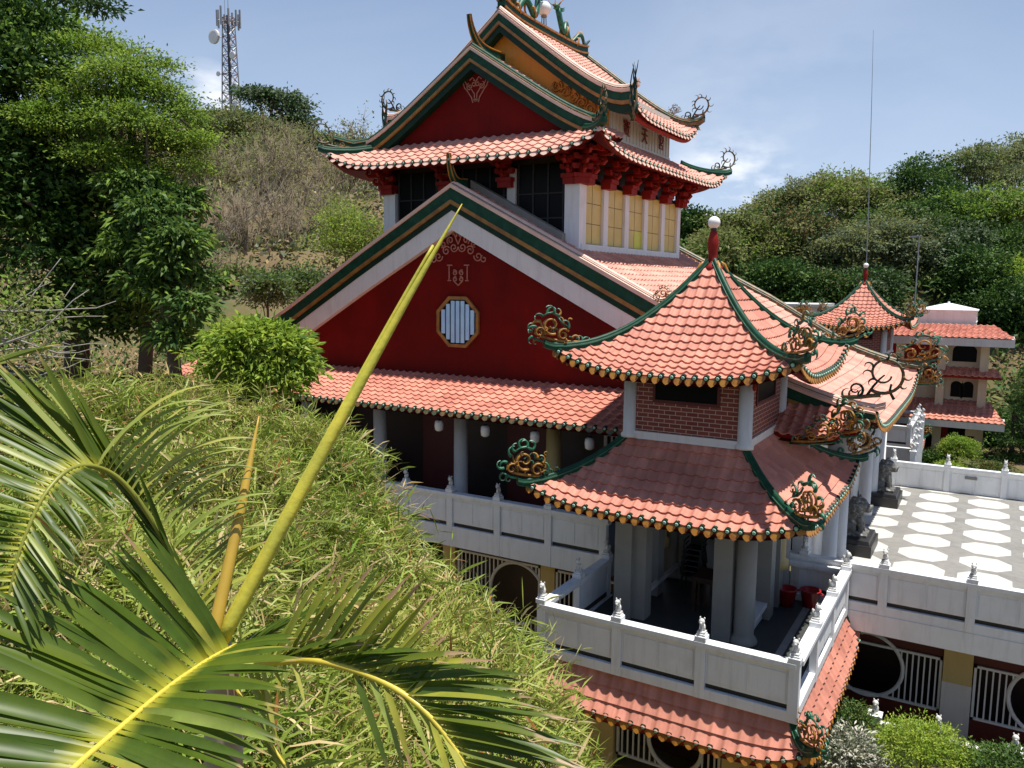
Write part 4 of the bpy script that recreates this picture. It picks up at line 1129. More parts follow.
t = thing('carved_table', 'dark carved wooden altar table standing in the pavilion room', 'table', (-5.45, 19.0, -7.95))
b = MB(); b.box(-5.95, -5.0, 18.6, 19.4, -7.14, -7.07); b.build('tabletop', 'wood_dark', t)
for xx in (-5.88, -5.07):
    for yy in (18.67, 19.33):
        b = MB(); b.box(xx - .045, xx + .045, yy - .045, yy + .045, -7.95, -7.14); b.build('leg', 'wood_dark', t)
b = MB()
for xx in (-5.88, -5.07): b.box(xx - .015, xx + .015, 18.72, 19.28, -7.55, -7.2)
for k in range(5): b.box(-5.8 + k * .155, -5.74 + k * .155, 18.66, 18.69, -7.8, -7.2)
b.box(-5.83, -5.12, 18.65, 18.68, -7.22, -7.141); b.build('apron', 'wood_dark', t)
for i, (x, y, lb) in enumerate(((-4.02, 20.25, 'red plastic tub on the balcony floor, left of two'), (-3.50, 20.45, 'red plastic tub in the balcony corner, right of two'))):
    t = thing('plastic_tub', lb, 'tub', (x, y, -7.95), 'red tubs on the balcony')
    b = MB(); b.lathe([(.17, 0), (.235, .40), (.255, .41), (.255, .44), (.225, .44), (.16, .03)], (x, y, -7.95), 20); b.build('tub_body', 'plastic_red', t, True)
    b = MB()
    for s in (-1, 1): b.tube([(x + s * .25, y - .06, -7.58), (x + s * .30, y - .04, -7.60), (x + s * .30, y + .04, -7.60), (x + s * .25, y + .06, -7.58)], .014, 5)
    b.build('handle', 'plastic_white' if i == 0 else 'plastic_red', t)
# stair wall behind the room
t = thing('stair_parapet', 'white stepped stair parapet seen through the open pavilion', 'parapet', (-5.4, 22, -11.6))
b = MB()
b.box(-6.6, -4.55, 21.9, 22.05, -11.6, -6.2); b.box(-5.15, -4.95, 21.2, 21.895, -8.0, -6.45)
b.build('wall_panel', 'white_plain', t)
b = MB(); b.box(-5.3, -4.55, 21.15, 21.89, -7.0, -6.93); b.box(-5.22, -4.9, 21.15, 21.895, -6.45, -6.38); b.build('coping', 'white', t)

# ================================================================== buildings beyond the terrace
ZB = -8.9
yh = thing('yellow_house', 'cream three storey house with red tiled canopies behind the terrace', 'house', (-2, 53, ZB))
b = MB(); b.box(-4.6, -.35, 50.2, 56, ZB, -2.9); yw = b.build('house_wall', 'cream_wall', yh)
b = MB(); b.box(-5.2, -2.35, 50.1, 50.19, -5.2, -3.0); b.build('brick_panel', 'red_wood', yh)
for x in (-4.5, -2.42, -.42):
    b = MB(); b.box(x - .2, x + .2, 49.55, 49.95, ZB, -2.95); b.build('pillar', 'cream_wall', yh)
def canopy(name, x0, x1, y0, y1, z, rise, m, fas=.5, over=.0):
    f = Face(((x0 + x1) / 2, y1), (0, -1), (1, 0), 0, y1 - y0, (x1 - x0) / 2 - over, (x1 - x0) / 2, z + rise, z, .0, 0)
    r = tiles(name, f, yh, m, .30, .35)
    b = MB(); b.box(x0 + .03, x1 - .03, y0 + .03, y1, z - fas, z - .01); b.build('fascia', 'trim_grey' if m != 'tile' or fas > .3 else 'red_wood', r)
canopy('roof', -6.0, .90, 48.6, 52.0, -2.72, .55, 'tile', .42, 1.0)
canopy('canopy', -2.6, .45, 48.9, 50.2, -4.75, .35, 'tile', .12, .3)
canopy('canopy', -5.6, .75, 48.0, 50.2, -7.05, .85, 'tile', .36, .8)
def arch(b, xa, xb, y, z0, z1, r, m, n=8):
    pts = [(xa, y, z0), (xb, y, z0)]
    pts += [(xb - r + r * math.cos(a), y, z1 - r + r * math.sin(a)) for a in np.linspace(0, PI / 2, n)] + [(xa + r + r * math.cos(a), y, z1 - r + r * math.sin(a)) for a in np.linspace(PI / 2, PI, n)]
    b.plate(pts, (0, .05, 0), m)
for xa, xb, z0, z1, r in ((-1.95, -.80, -4.08, -3.22, .30), (-1.92, -1.40, -6.02, -5.15, .26), (-1.36, -.84, -6.02, -5.15, .26), (-4.0, -2.9, -4.0, -3.3, .1)):
    b = MB(); arch(b, xa - .07, xb + .07, 50.17, z0 - .07, z1 + .07, r, 0); w_ = b.build('window', 'cream_wall', yh)
    b = MB(); arch(b, xa, xb, 50.14, z0, z1, r, 0); b.build('glass', 'pane_dark', w_)
b = MB(); b.box(-4.3, -.5, 50.12, 50.19, ZB, -7.4); b.build('ground_floor_front', 'red_wood', yh)
b = MB(); b.box(-3.6, -2.7, 50.08, 50.115, ZB, -7.9); b.build('door_opening', 'pane_dark', yh)
b = MB(); b.box(-1.9, -1.0, 50.08, 50.115, -8.6, -7.6); b.build('window', 'pane_dark', yh)
b = MB(); b.box(-3.1, -2.5, 49.45, 49.52, -7.9, -7.45); b.build('blind_board', 'cream_wall', yh)
b = MB(); b.box(-1.05, -.5, 49.45, 49.52, -8.0, -7.5); b.build('blind_board', 'cream_wall', yh)
wt = thing('water_tank', 'white box shaped water tank on the cream house roof', 'tank', (-2.4, 53.5, -2.9))
b = MB(); b.box(-3.95, -1.0, 52.3, 54.8, -2.9, -1.42); b.box(-3.98, -.97, 52.27, 54.83, -2.05, -2.02); b.build('tank_body', 'white_plain', wt)
b = MB(); b.box(-4.02, -.93, 52.23, 54.87, -1.418, -1.36); b.box(-4.0, -.95, 52.25, 54.85, -1.36, -1.02, 0, 1.35, 1.1); b.lathe([(.09, 0), (.05, .12)], (-2.475, 53.55, -1.03), 10); b.build('tank_lid', 'white', wt)
wh = thing('white_house', 'low flat roofed white building behind the far roof slope', 'building', (-10.3, 54, ZB))
b = MB(); b.box(-12.7, -9.45, 53, 57, ZB, -1.42); b.build('wall', 'white_plain', wh)
b = MB(); b.box(-12.95, -9.3, 52.75, 57.2, -1.418, -1.22); b.build('roof', 'trim_grey', wh)
b = MB(); b.box(-10.4, -9.7, 52.94, 52.995, -2.6, -1.85); b.build('window', 'pane_dark', wh)
# stepped balustrade down to the court, topiary behind the far wall
t = thing('stair_balustrade', 'white stair balustrade with small lion posts behind the terrace end wall', 'balustrade', (-2.4, 38, ZB))
for k in range(6):
    y = 36.6 + k * .75; z = -7.75 + k * .20
    b = MB(); b.box(-2.68, -2.48, y - .09, y + .09, ZB, z + .95); b.box(-2.71, -2.45, y - .12, y + .12, z + .95, z + 1.0); p_ = b.build('post', 'white', t)
    finial_mesh((-2.58, y, z + 1.0), .30, (1, 0)).build('lion_finial', 'stone_white', p_, True)
b = MB()
b.plate([(-2.62, 36.6, ZB), (-2.62, 40.4, ZB), (-2.62, 40.4, -5.95), (-2.62, 36.6, -6.95)], (.08, 0, 0)); b.build('panel', 'white', t)
b = MB(); b.box(-4.6, -2.75, 37.9, 38.05, ZB, -7.0); b.box(-4.7, -2.75, 37.86, 38.09, -7.0, -6.9); b.build('side_wall', 'white_plain', t)

# masts
t = thing('antenna_mast', 'tall thin grey mast rising behind the far pavilion', 'mast', tuple(at(867, 300, 56) * [1, 1, 0] + [0, 0, ZB]))
p0 = OFF[t]
ztop = at(869, 40, 56)[2]
b = MB(); b.tube([p0, p0 + [0, 0, (ztop - ZB) * .5] - rt * .25, p0 + [0, 0, (ztop - ZB) * .8] - rt * .5, p0 + [0, 0, ztop - ZB] - rt * .7], [.045, .035, .022, .010], 6); b.build('pole', 'steel', t)
b = MB(); b.lathe([(.12, 0), (.10, .3), (.07, .35)], p0, 10); b.build('pole_foot', 'concrete', t)
q = at(915, 300, 54); t = thing('lamp_mast', 'thin grey pole with a short cross arm above the water tank', 'pole', (q[0], q[1], ZB))
b = MB(); zt_ = at(917, 237, 54)[2]; b.tube([(q[0], q[1], ZB), (q[0], q[1], zt_)], .045, 6); b.build('pole', 'steel', t)
b = MB(); b.box(q[0] - .55, q[0] + .15, q[1] - .03, q[1] + .03, zt_, zt_ + .06); b.box(q[0] - .6, q[0] - .2, q[1] - .09, q[1] + .09, zt_ - .06, zt_); b.build('cross_arm', 'steel', t)

# ---- lattice tower on the crest
tb = at(216, 112, 135); tt = at(228, 22, 135); H = tt[2] - tb[2] + 6
TX, TY, TZ = tb[0] + 2.6, tb[1] + 1, tb[2] - 6
t = thing('radio_tower', 'red and white steel lattice radio tower on the left hill crest', 'tower', (TX, TY, TZ))
def tw_w(k): return 1.2 - .55 * k
b = MB()
cs = [(-1, -1), (1, -1), (1, 1), (-1, 1)]
ns = 14
for c in cs:
    b.tube([(TX + c[0] * tw_w(k / ns), TY + c[1] * tw_w(k / ns), TZ + H * k / ns) for k in range(ns + 1)], .11, 5)
for k in range(ns):
    z0, z1 = TZ + H * k / ns, TZ + H * (k + 1) / ns; w0, w1 = tw_w(k / ns), tw_w((k + 1) / ns)
    for i in range(4):
        a, c = cs[i], cs[(i + 1) % 4]
        b.tube([(TX + a[0] * w0, TY + a[1] * w0, z0), (TX + c[0] * w1, TY + c[1] * w1, z1)], .055, 4, k % 2)
        b.tube([(TX + c[0] * w0, TY + c[1] * w0, z0), (TX + a[0] * w1, TY + a[1] * w1, z1)], .055, 4, k % 2)
        b.tube([(TX + a[0] * w1, TY + a[1] * w1, z1), (TX + c[0] * w1, TY + c[1] * w1, z1)], .06, 4, k % 2)
b.tube([(TX + .95, TY - .9, TZ), (TX + .80, TY - .9, TZ + H)], .20, 6, 2)
b.build('lattice', ['steel', 'steel_red', 'stone_black'], t)
b = MB()
for a in range(9):
    an = a * 2 * PI / 9; r = 1.8
    x, y = TX + r * math.cos(an), TY + r * math.sin(an)
    b.tube([(TX, TY, TZ + H - .6), (x, y, TZ + H - .6)], .06, 4)
    b.box(x - .13, x + .13, y - .1, y + .1, TZ + H - 1.6, TZ + H + .9 + .4 * (a % 2))
b.tube([(TX, TY, TZ + H), (TX, TY, TZ + H + 4.2)], [.07, .03], 5); b.tube([(TX - .8, TY, TZ + H), (TX - .8, TY, TZ + H + 3)], [.05, .03], 5)
b.build('antenna_array', 'steel', t)
for dx, dz, r, dn in ((-2.4, -2.9, 1.15, -1), (1.7, -6.3, .6, 1), (2.1, -11.6, .95, 1), (1.9, -14.6, .8, 1), (-1.9, -8.8, .4, -1)):
    b = MB(); b.lathe([(.1 * r, -.3 * r), (.6 * r, -.22 * r), (r, .0), (r, .35 * r), (.75 * r, .40 * r)], (0, 0, 0), 16)
    v = np.array(b.v); b.v = [tuple(p) for p in np.stack([v[:, 0], -v[:, 2], v[:, 1]], 1) + [TX + dx, TY - .8, TZ + H + dz]]
    b.tube([(TX + dx, TY - .6, TZ + H + dz), (TX + dx * .3, TY, TZ + H + dz)], .08, 5)
    b.build('dish', 'white_plain', t)

# ---- low garden wall with posts
t = thing('garden_wall', 'low white garden wall with lion posts among clipped bushes', 'garden wall', (-.5, 20.0, -11.6))
b = MB(); b.box(-3.0, 5, 19.93, 20.07, -11.6, -10.35); b.box(-3.0, 5, 19.9, 20.1, -10.348, -10.25); b.build('panel', 'white_plain', t)
for x in (-1.82, -.50, 1.0, 2.5):
    b = MB(); b.box(x - .13, x + .13, 19.87, 20.13, -11.6, -10.12); b.box(x - .16, x + .16, 19.84, 20.16, -10.118, -10.06); p_ = b.build('post', 'white', t)
    finial_mesh((x, 20, -10.06), .36, (0, -1)).build('lion_finial', 'stone_white', p_, True)
# ================================================================== terrain
CP = []
def cp(x, y, z): CP.append((x, y, z))
for p in [(0, 14), (0, 20), (-3, 14), (4, 14), (6, 20), (9, 25), (-6, 13.5), (-9, 16), (9, 34), (-3, 20), (12, 15), (-12, 17.5), (8, 8)]: cp(*p, -11.62)
for p in [(-6, 26), (0, 28), (5, 30), (-12, 22), (-12, 30), (-5, 33)]: cp(*p, -11.7)
for p in [(0, 40), (0, 46), (0, 52), (5, 50), (-8, 50), (-8, 44), (6, 40), (-4, 38)]: cp(*p, -8.95)
for p, z in (((0, 0), -1.7), ((-2, -3), -1.7), ((3, -6), -2), ((0, 3), -3.5), ((4, 3), -6), ((-4, 5), -5), ((0, 8), -10), ((6, 6), -10.5)): cp(*p, z)
for p, z in (((-10, 6), -5.2), ((-8, 9), -7.5), ((-12, 10), -6.0), ((-16, 14), -5.8), ((-18, 18), -6.5), ((-13, 14), -9), ((-25, 17.5), -3.6), ((-20, 11), -3.8), ((-32, 10), -2), ((-29, 22), -3.4), ((-26, 27), -3.6), ((-20, 30), -6), ((-15, 40), -4)): cp(*p, z)
for q in [(300, 330, 40), (250, 300, 42), (330, 250, 55), (250, 200, 68), (200, 250, 52), (300, 160, 92), (228, 122, 125), (380, 150, 112), (100, 210, 70), (0, 160, 85), (130, 130, 118), (450, 190, 105), (350, 200, 78)]: cp(*at(*q))
for q in [(500, 215, 100), (600, 235, 95), (690, 268, 66), (800, 285, 66), (900, 285, 68), (1020, 290, 68), (700, 250, 84), (800, 240, 92), (900, 232, 95), (1020, 228, 95), (740, 236, 105), (820, 225, 115), (950, 215, 118), (1080, 215, 115), (1120, 300, 70)]: cp(*at(*q))
for q in [(228, 150, 175), (60, 170, 170), (400, 190, 170), (800, 262, 180), (1000, 255, 180), (1150, 250, 170), (600, 262, 180), (-200, 200, 120), (-300, 260, 60), (1300, 260, 110)]: cp(*at(*q))
CPa = np.array(CP)
def ground_z(X, Y):
    X = np.asarray(X, float); Y = np.asarray(Y, float)
    d2 = (X[..., None] - CPa[:, 0]) ** 2 + (Y[..., None] - CPa[:, 1]) ** 2
    w = 1 / (d2 + 1.5) ** 1.6
    return (w * CPa[:, 2]).sum(-1) / w.sum(-1)
gx = np.concatenate([np.linspace(-900, -170, 10), np.linspace(-160, 60, 180), np.linspace(70, 900, 12)])
gy = np.concatenate([np.linspace(-300, -30, 8), np.linspace(-25, 200, 180), np.linspace(215, 1500, 14)])
GX, GY = np.meshgrid(gx, gy)
GZ = ground_z(GX, GY)
far = np.clip((np.hypot(GX, GY) - 190) / 200, 0, 1)
GZ = GZ * (1 - far) + (-14) * far
GZ += .35 * np.sin(GX * .55 + 1.3 * np.sin(GY * .23)) * np.sin(GY * .47) * np.clip((GZ + 8) / 8, 0, 1)
nx = len(gx)
i = np.arange(len(gy) - 1)[:, None] * nx + np.arange(nx - 1)[None, :]
g = mesh_np('ground', np.stack([GX, GY, GZ], -1).reshape(-1, 3), np.stack([i, i + 1, i + nx + 1, i + nx], -1).reshape(-1, 4), 'ground', smooth=True)
tag(g, 'earthen ground of the garden and the dry hillsides', None, None, 'structure')
gz = lambda x, y: float(ground_z(np.array(x), np.array(y)))

# ================================================================== plants
def unit(v): return v / (np.linalg.norm(v, axis=-1, keepdims=True) + 1e-9)
def leaf_quads(P, D, L, Wd, fold=.25):
    """one folded diamond-ended leaf per point: base P, direction D, length L, width Wd"""
    n = len(P)
    rv = unit(rng.normal(size=(n, 3)) * .75 + [0, 0, 1.0]); S = unit(np.cross(D, rv)); Nn = unit(np.cross(S, D))
    L = np.broadcast_to(L, (n,))[:, None]; Wd = np.broadcast_to(Wd, (n,))[:, None]
    a = P; b_ = P + D * L * .45 + S * Wd * .5 + Nn * Wd * fold; c = P + D * L - np.array([0, 0, 1]) * L * .12; d = P + D * L * .45 - S * Wd * .5 + Nn * Wd * fold
    V = np.stack([a, b_, c, d], 1).reshape(-1, 3)
    Q = np.arange(n * 4).reshape(n, 4)
    return V, Q
def crown(name, parent, lobes, nleaf, size, mats, clump=.5, per=26, asp=.45, up=.25, droop=.0, shell=.5, matw=None):
    """leaves gathered in clumps through ellipsoid lobes (cx, cy, cz, rx, ry, rz)"""
    lob = np.array(lobes, float); vol = (lob[:, 3] * lob[:, 4] + lob[:, 4] * lob[:, 5] + lob[:, 3] * lob[:, 5]); nc = max(8, int(nleaf / per))
    k = rng.choice(len(lob), nc, p=vol / vol.sum())
    u = unit(rng.normal(size=(nc, 3))); u[:, 2] = np.where(u[:, 2] < -.45, -u[:, 2], u[:, 2])
    r = shell + (1 - shell) * rng.random(nc) ** .6; r *= 1 + .16 * rng.normal(size=nc)
    C = lob[k, :3] + u * lob[k, 3:] * r[:, None]
    cs = clump * (.6 + .8 * rng.random(nc))
    idx = np.repeat(np.arange(nc), per); n = len(idx)
    off = rng.normal(size=(n, 3)) * cs[idx][:, None] * np.array([1, 1, .38])
    P = C[idx] + off
    D = unit(u[idx] * .5 + unit(off + 1e-6) * .9 + rng.normal(size=(n, 3)) * .45 + np.array([0, 0, up - droop - .2]))
    V, Q = leaf_quads(P, D, size * (.6 + .8 * rng.random(n)), size * asp * (.7 + .6 * rng.random(n)))
    mi = np.zeros(n, int)
    if len(mats) > 1:
        w = np.array(matw if matw else [1] * len(mats), float)
        cm = rng.choice(len(mats), nc, p=w / w.sum())
        mi = np.where(rng.random(n) < .75, cm[idx], rng.choice(len(mats), n, p=w / w.sum()))
    return mesh_np(name, V, Q, list(mats), parent, mi), C
def trunk(parent, base, top, r, C=None, nb=7, m='bark', name='trunk'):
    b = MB(); base = np.array(base, float); top = np.array(top, float)
    mid = (base + top) / 2 + rng.normal(size=3) * np.array([.06, .06, 0]) * np.linalg.norm(top - base)
    path = [base, base * .5 + mid * .5, mid, mid * .45 + top * .55, top]
    b.tube(path, [r * 1.25, r, r * .85, r * .7, r * .4], 8)
    if C is not None:
        for c in C[rng.choice(len(C), min(nb, len(C)), replace=False)]:
            s = path[rng.integers(2, 5)]; h = s * .5 + c * .5 + np.array([0, 0, .12 * np.linalg.norm(c - s)])
            b.tube([s, s * .6 + h * .4, h, c], [r * .5, r * .38, r * .26, r * .08], 6)
    return b.build(name, m, parent, True)
def tree(name, label, px, py, d, rad, hgt, mats, nleaf, size, group=None, matw=None, lobes=None, clump=None, cat='tree', tr=.22, asp=.45, up=.25, droop=0, shell=.5, nb=7, base=None, nl=7, flat=.62, spread=.62, bark='bark', per=26):
    """crown centre sighted at (px, py, d); rad = crown radius, hgt = crown half height"""
    c = at(px, py, d); bz = gz(c[0], c[1]) if base is None else base
    bz = min(bz, c[2] - hgt * .8)
    t = thing(name, label, cat, (c[0], c[1], bz), group)
    if lobes is None:
        lobes = [(c[0], c[1], c[2], rad * .72, rad * .72, hgt * .85)]
        for k in range(nl):
            a = 2 * PI * k / nl + rng.random(); e = rng.uniform(-.5, .75)
            lobes.append((c[0] + rad * spread * math.cos(a) * math.sqrt(1 - e * e * .6), c[1] + rad * spread * math.sin(a) * math.sqrt(1 - e * e * .6), c[2] + hgt * flat * e, rad * rng.uniform(.34, .52), rad * rng.uniform(.34, .52), hgt * rng.uniform(.36, .52)))
    o, C = crown('crown', t, lobes, nleaf, size, mats, clump or size * 1.3, per, asp, up, droop, shell, matw)
    trunk(t, (c[0] + rng.normal() * .1, c[1] + rng.normal() * .1, bz - .2), (c[0], c[1], c[2] + hgt * .2), tr, C, nb, bark)
    return t
# ---- left: the dark mass, the feathery bright tree, the glossy one
tree('shade_tree', 'huge dark shady tree filling the left edge of the picture', 62, 222, 27, 4.0, 4.2, ['leaf_dark', 'leaf_mid', 'leaf_bright'], 46000, .24, matw=[4, 2, .5], clump=.40, tr=.4, nb=18, base=-4.2, asp=.48, per=40,
     lobes=[(*at(x, y, d), r, r, h) for x, y, d, r, h in ((40, 165, 27, 2.3, 1.9), (115, 215, 27, 2.0, 1.6), (30, 250, 26, 2.4, 1.8), (115, 280, 26, 2.0, 1.6), (60, 325, 26, 2.0, 1.2), (10, 75, 25, 1.5, 1.3), (35, 30, 26, 1.2, .8), (-40, 180, 25, 2.6, 2.4), (-60, 60, 25, 2.4, 2.2), (160, 255, 27, 1.2, 1.3), (-10, 10, 26, 1.6, 1.2), (150, 320, 26.5, 1.4, 1.0))])
tree('acacia_tree', 'bright green feathery acacia reaching into the sky at upper left', 125, 110, 25.5, 4.0, 2.6, ['leaf_bright', 'leaf_lime', 'leaf_mid'], 44000, .11, matw=[5, 2, 3], clump=.26, tr=.2, nb=26, base=-4, per=46, asp=.5, shell=.3,
     lobes=[(*at(x, y, 25.5 + dd), r, r, h * 1.55) for x, y, dd, r, h in ((70, 52, 0, .9, .28), (100, 45, .5, .8, .25), (115, 78, -.6, 1.2, .35), (150, 95, 0, 1.1, .3), (178, 118, .6, 1.0, .28), (198, 140, 0, .7, .22), (130, 125, -.8, 1.3, .4), (165, 150, .2, 1.1, .3), (85, 105, -.4, 1.1, .4), (190, 168, 0, .6, .2), (55, 85, .4, 1.0, .4), (160, 68, 0, .55, .2), (135, 55, .3, .5, .2), (60, 130, -.6, 1.1, .35), (100, 160, -.8, 1.1, .3), (140, 178, -.5, .9, .3), (40, 120, -1, .9, .3))])
tree('mango_tree', 'glossy mid green tree in the sun beside the dark shade tree', 175, 270, 24, 1.7, 2.4, ['leaf_mid', 'leaf_bright', 'leaf_dark'], 9500, .27, matw=[4, 1.5, 3], clump=.20, tr=.2, nb=12, base=-4, asp=.32, droop=.5, per=22, shell=.6,
     lobes=[(*at(x, y, d), r, r, h) for x, y, d, r, h in ((150, 215, 24, .8, .6), (178, 245, 23.5, .7, .55), (150, 290, 23.5, .7, .55), (190, 310, 23, .6, .5), (135, 190, 24.5, .8, .5), (183, 205, 25, .5, .5), (175, 338, 23, .5, .4), (203, 285, 24, .4, .4), (168, 265, 23.3, .6, .5), (130, 250, 24, .7, .5))])
tree('round_bush', 'dense round bright green bush beside the temple eave', 258, 366, 15.5, 1.15, .98, ['leaf_lime', 'leaf_bright', 'leaf_mid'], 11000, .165, matw=[6, 4, .6], clump=.09, cat='bush', tr=.1, asp=.36, droop=.45, up=.45, base=-6.5, shell=.80, per=13,
     lobes=[(*at(258, 368, 15.5), .88, .88, .84), (*at(231, 366, 15.3), .50, .5, .50), (*at(285, 366, 15.3), .52, .52, .54), (*at(258, 343, 15.4), .56, .56, .40), (*at(242, 350, 15.1), .44, .44, .42), (*at(273, 384, 15.1), .48, .46, .46)])
# ---- hill on the left
def dry_shrub(px, py, d, r, h, label, n=900, group=None, leaves=None):
    c = at(px, py, d); z = gz(c[0], c[1])
    t = thing('dry_shrub', label, 'shrub', (c[0], c[1], z), group)
    V, Q = [], []
    base = np.array([c[0], c[1], z])
    st = 26
    tips = []
    for k in range(st):
        a = rng.random() * 2 * PI; rr = r * rng.random() ** .6; tip = base + [rr * math.cos(a), rr * math.sin(a), h * rng.uniform(.6, 1.35)]
        b0 = base + [rr * .25 * math.cos(a), rr * .25 * math.sin(a), -.2]
        tips.append((b0, tip))
    P0, P1, W0 = [], [], []
    for b0, tip in tips:
        P0.append(b0); P1.append(tip); W0.append(.05 * d / 60)
        m = n // st
        f = rng.random(m) ** .7
        s = b0 + (tip - b0) * (.25 + .75 * f)[:, None]
        e = s + unit(rng.normal(size=(m, 3)) + [0, 0, .9]) * (h * .28 * (.4 + rng.random(m)))[:, None]
        P0 += list(s); P1 += list(e); W0 += [.020 * d / 60] * m
    P0, P1, W0 = np.array(P0), np.array(P1), np.array(W0)
    n_ = len(P0); D = unit(P1 - P0)
    ax1 = unit(np.cross(D, rng.normal(size=(n_, 3)))); ax2 = np.cross(D, ax1)
    w = W0[:, None]
    V = np.stack([P0 + ax1 * w, P0 - ax1 * w * .5 + ax2 * w * .87, P0 - ax1 * w * .5 - ax2 * w * .87, P1], 1).reshape(-1, 3)
    i4 = np.arange(n_)[:, None] * 4
    Q = np.concatenate([i4 + [0, 1, 3], i4 + [1, 2, 3], i4 + [2, 0, 3]], 0)
    mesh_np('twigs', V, Q, 'dry_twig', t)
    if leaves:
        m = leaves[1]; k = rng.integers(0, n_, m)
        Vl, Ql = leaf_quads(P1[k] + rng.normal(size=(m, 3)) * .15, unit(rng.normal(size=(m, 3)) + [0, 0, .3]), leaves[2], leaves[2] * .5)
        mesh_np('foliage', Vl, Ql, leaves[0], t)
    return t
for k, (px, py, d, r, h, lv, lb) in enumerate((
    (225, 235, 58, 3.2, 3.6, None, 'bare brown shrub on the hill just right of the glossy tree'),
    (262, 215, 66, 3.4, 4.0, ('leaf_olive', 700, .28), 'thin dry shrub on the hillside below the crest trees'),
    (300, 205, 72, 3.6, 4.2, ('leaf_olive', 500, .28), 'grey brown dry shrub in the middle of the hillside'),
    (340, 190, 80, 3.8, 4.2, ('leaf_olive', 900, .3), 'dry shrub near the crest beside the temple roof corner'),
    (235, 180, 78, 3.8, 4.4, ('leaf_olive', 1500, .3), 'dry shrub high on the hill under the radio tower'),
    (285, 175, 84, 4.0, 4.4, ('leaf_olive', 1400, .3), 'dry shrub high on the hill right of the tower'),
    (250, 270, 52, 2.6, 3.0, None, 'bare twiggy shrub low on the brown slope'),
    (290, 255, 56, 3.0, 3.6, None, 'pale bare shrub left of the yellow green bush'),
    (320, 250, 60, 3.0, 3.8, ('leaf_olive', 400, .26), 'tall bare shrub behind the yellow green bush'),
    (205, 200, 70, 3.2, 4.0, ('leaf_olive', 1600, .3), 'half green dry shrub beside the acacia crown'),
    (365, 165, 95, 4.2, 4.4, ('leaf_olive', 2200, .32), 'greenish dry shrub on the crest by the left eave'),
    (225, 300, 46, 2.0, 2.4, ('leaf_olive', 300, .22), 'small dry shrub at the foot of the brown slope'))):
    dry_shrub(px, py, d, r, h, lb, 1100, 'dry shrubs on the hillside', lv)
c = at(225, 205, 62)
b = MB()
for k in range(5):
    p = at(225 + 12 * k, 222 - 6 * k, 56); q_ = p + np.array([.8 + rng.random(), .5, 1.8 + rng.random()])
    b.tube([at(222, 245, 56), p * .5 + at(222, 245, 56) * .5, p, q_], [.07, .06, .045, .015], 5)
t = thing('dead_tree', 'pale fallen dead branches on the brown hillside', 'dead tree', tuple(at(222, 245, 56)))
b.build('branches', 'bark_pale', t)
for px, py, d, r, h, ms, lb in ((245, 165, 88, 2.6, 1.9, ('leaf_olive', 'leaf_grey'), 'small olive tree high on the dry hill below the crest'), (300, 168, 90, 2.6, 1.8, ('leaf_olive', 'leaf_mid'), 'small green tree high on the dry hill near the temple roof'), (215, 215, 66, 1.8, 1.5, ('leaf_olive', 'leaf_bright'), 'small green tree on the dry slope next to the acacia'), (330, 215, 70, 2.0, 1.7, ('leaf_olive', 'leaf_lime'), 'olive bush on the slope above the yellow green bush'), (270, 190, 78, 1.8, 1.4, ('leaf_grey', 'leaf_olive'), 'grey green bush in the middle of the dry slope'), (240, 285, 46, 1.3, .9, ('leaf_olive', 'leaf_mid'), 'low green bush at the foot of the dry slope')):
    tree('hill_tree', lb, px, py, d, r, h, list(ms), 2600, .30, 'green bushes on the dry hillside', clump=.45, tr=.1, shell=.3)
tree('leafy_shrub', 'yellow green leafy bush beside the left upper window pier', 352, 245, 48, 2.2, 2.5, ['leaf_lime', 'leaf_bright', 'leaf_olive'], 9000, .20, matw=[2, 3, 4], clump=.4, cat='bush', tr=.1, asp=.4)
tree('flowering_shrub', 'small leafy shrub with red flowers above the lower gable edge', 300, 290, 36, 1.5, 1.2, ['leaf_mid', 'leaf_grey', 'leaf_mid', 'flower_red'], 5200, .17, matw=[5, 4, 3, .12], clump=.25, cat='shrub', tr=.08)
tree('leafy_shrub', 'grey green leafy shrub left of the round bush', 268, 298, 34, 1.0, 1.0, ['leaf_grey', 'leaf_mid'], 3400, .18, clump=.25, cat='shrub', tr=.07)
tree('umbrella_tree', 'flat topped umbrella tree on the crest right of the tower', 272, 108, 112, 5.2, 2.0, ['leaf_grey', 'leaf_dark'], 6500, .55, matw=[2, 2], clump=.75, tr=.35, nb=14, up=.1,
     lobes=[(*at(x, y, 112), r, r, h) for x, y, r, h in ((258, 95, 3.0, .45), (280, 98, 2.6, .4), (295, 108, 2.0, .35), (300, 120, 1.8, .35), (287, 125, 2.4, .4), (265, 105, 2.0, .4), (292, 132, 2.6, .4))])
for px, py, d, r, h, lb in ((243, 128, 110, 4.5, 3.2, 'round olive tree below the umbrella tree on the crest'), (215, 128, 114, 3.4, 2.4, 'dark green tree at the foot of the radio tower'), (318, 146, 104, 3.0, 2.0, 'small olive tree at the crest near the left roof corner'), (345, 155, 108, 4.0, 2.6, 'green crest tree behind the left roof corner'), (262, 152, 104, 3.0, 2.2, 'pale olive tree under the crest in the middle of the hill')):
    tree('crest_tree', lb, px, py, d, r, h, ['leaf_olive', 'leaf_mid', 'leaf_grey'], 4500, .42, 'trees on the left hill crest', matw=[4, 2, 1], clump=.6, tr=.2)
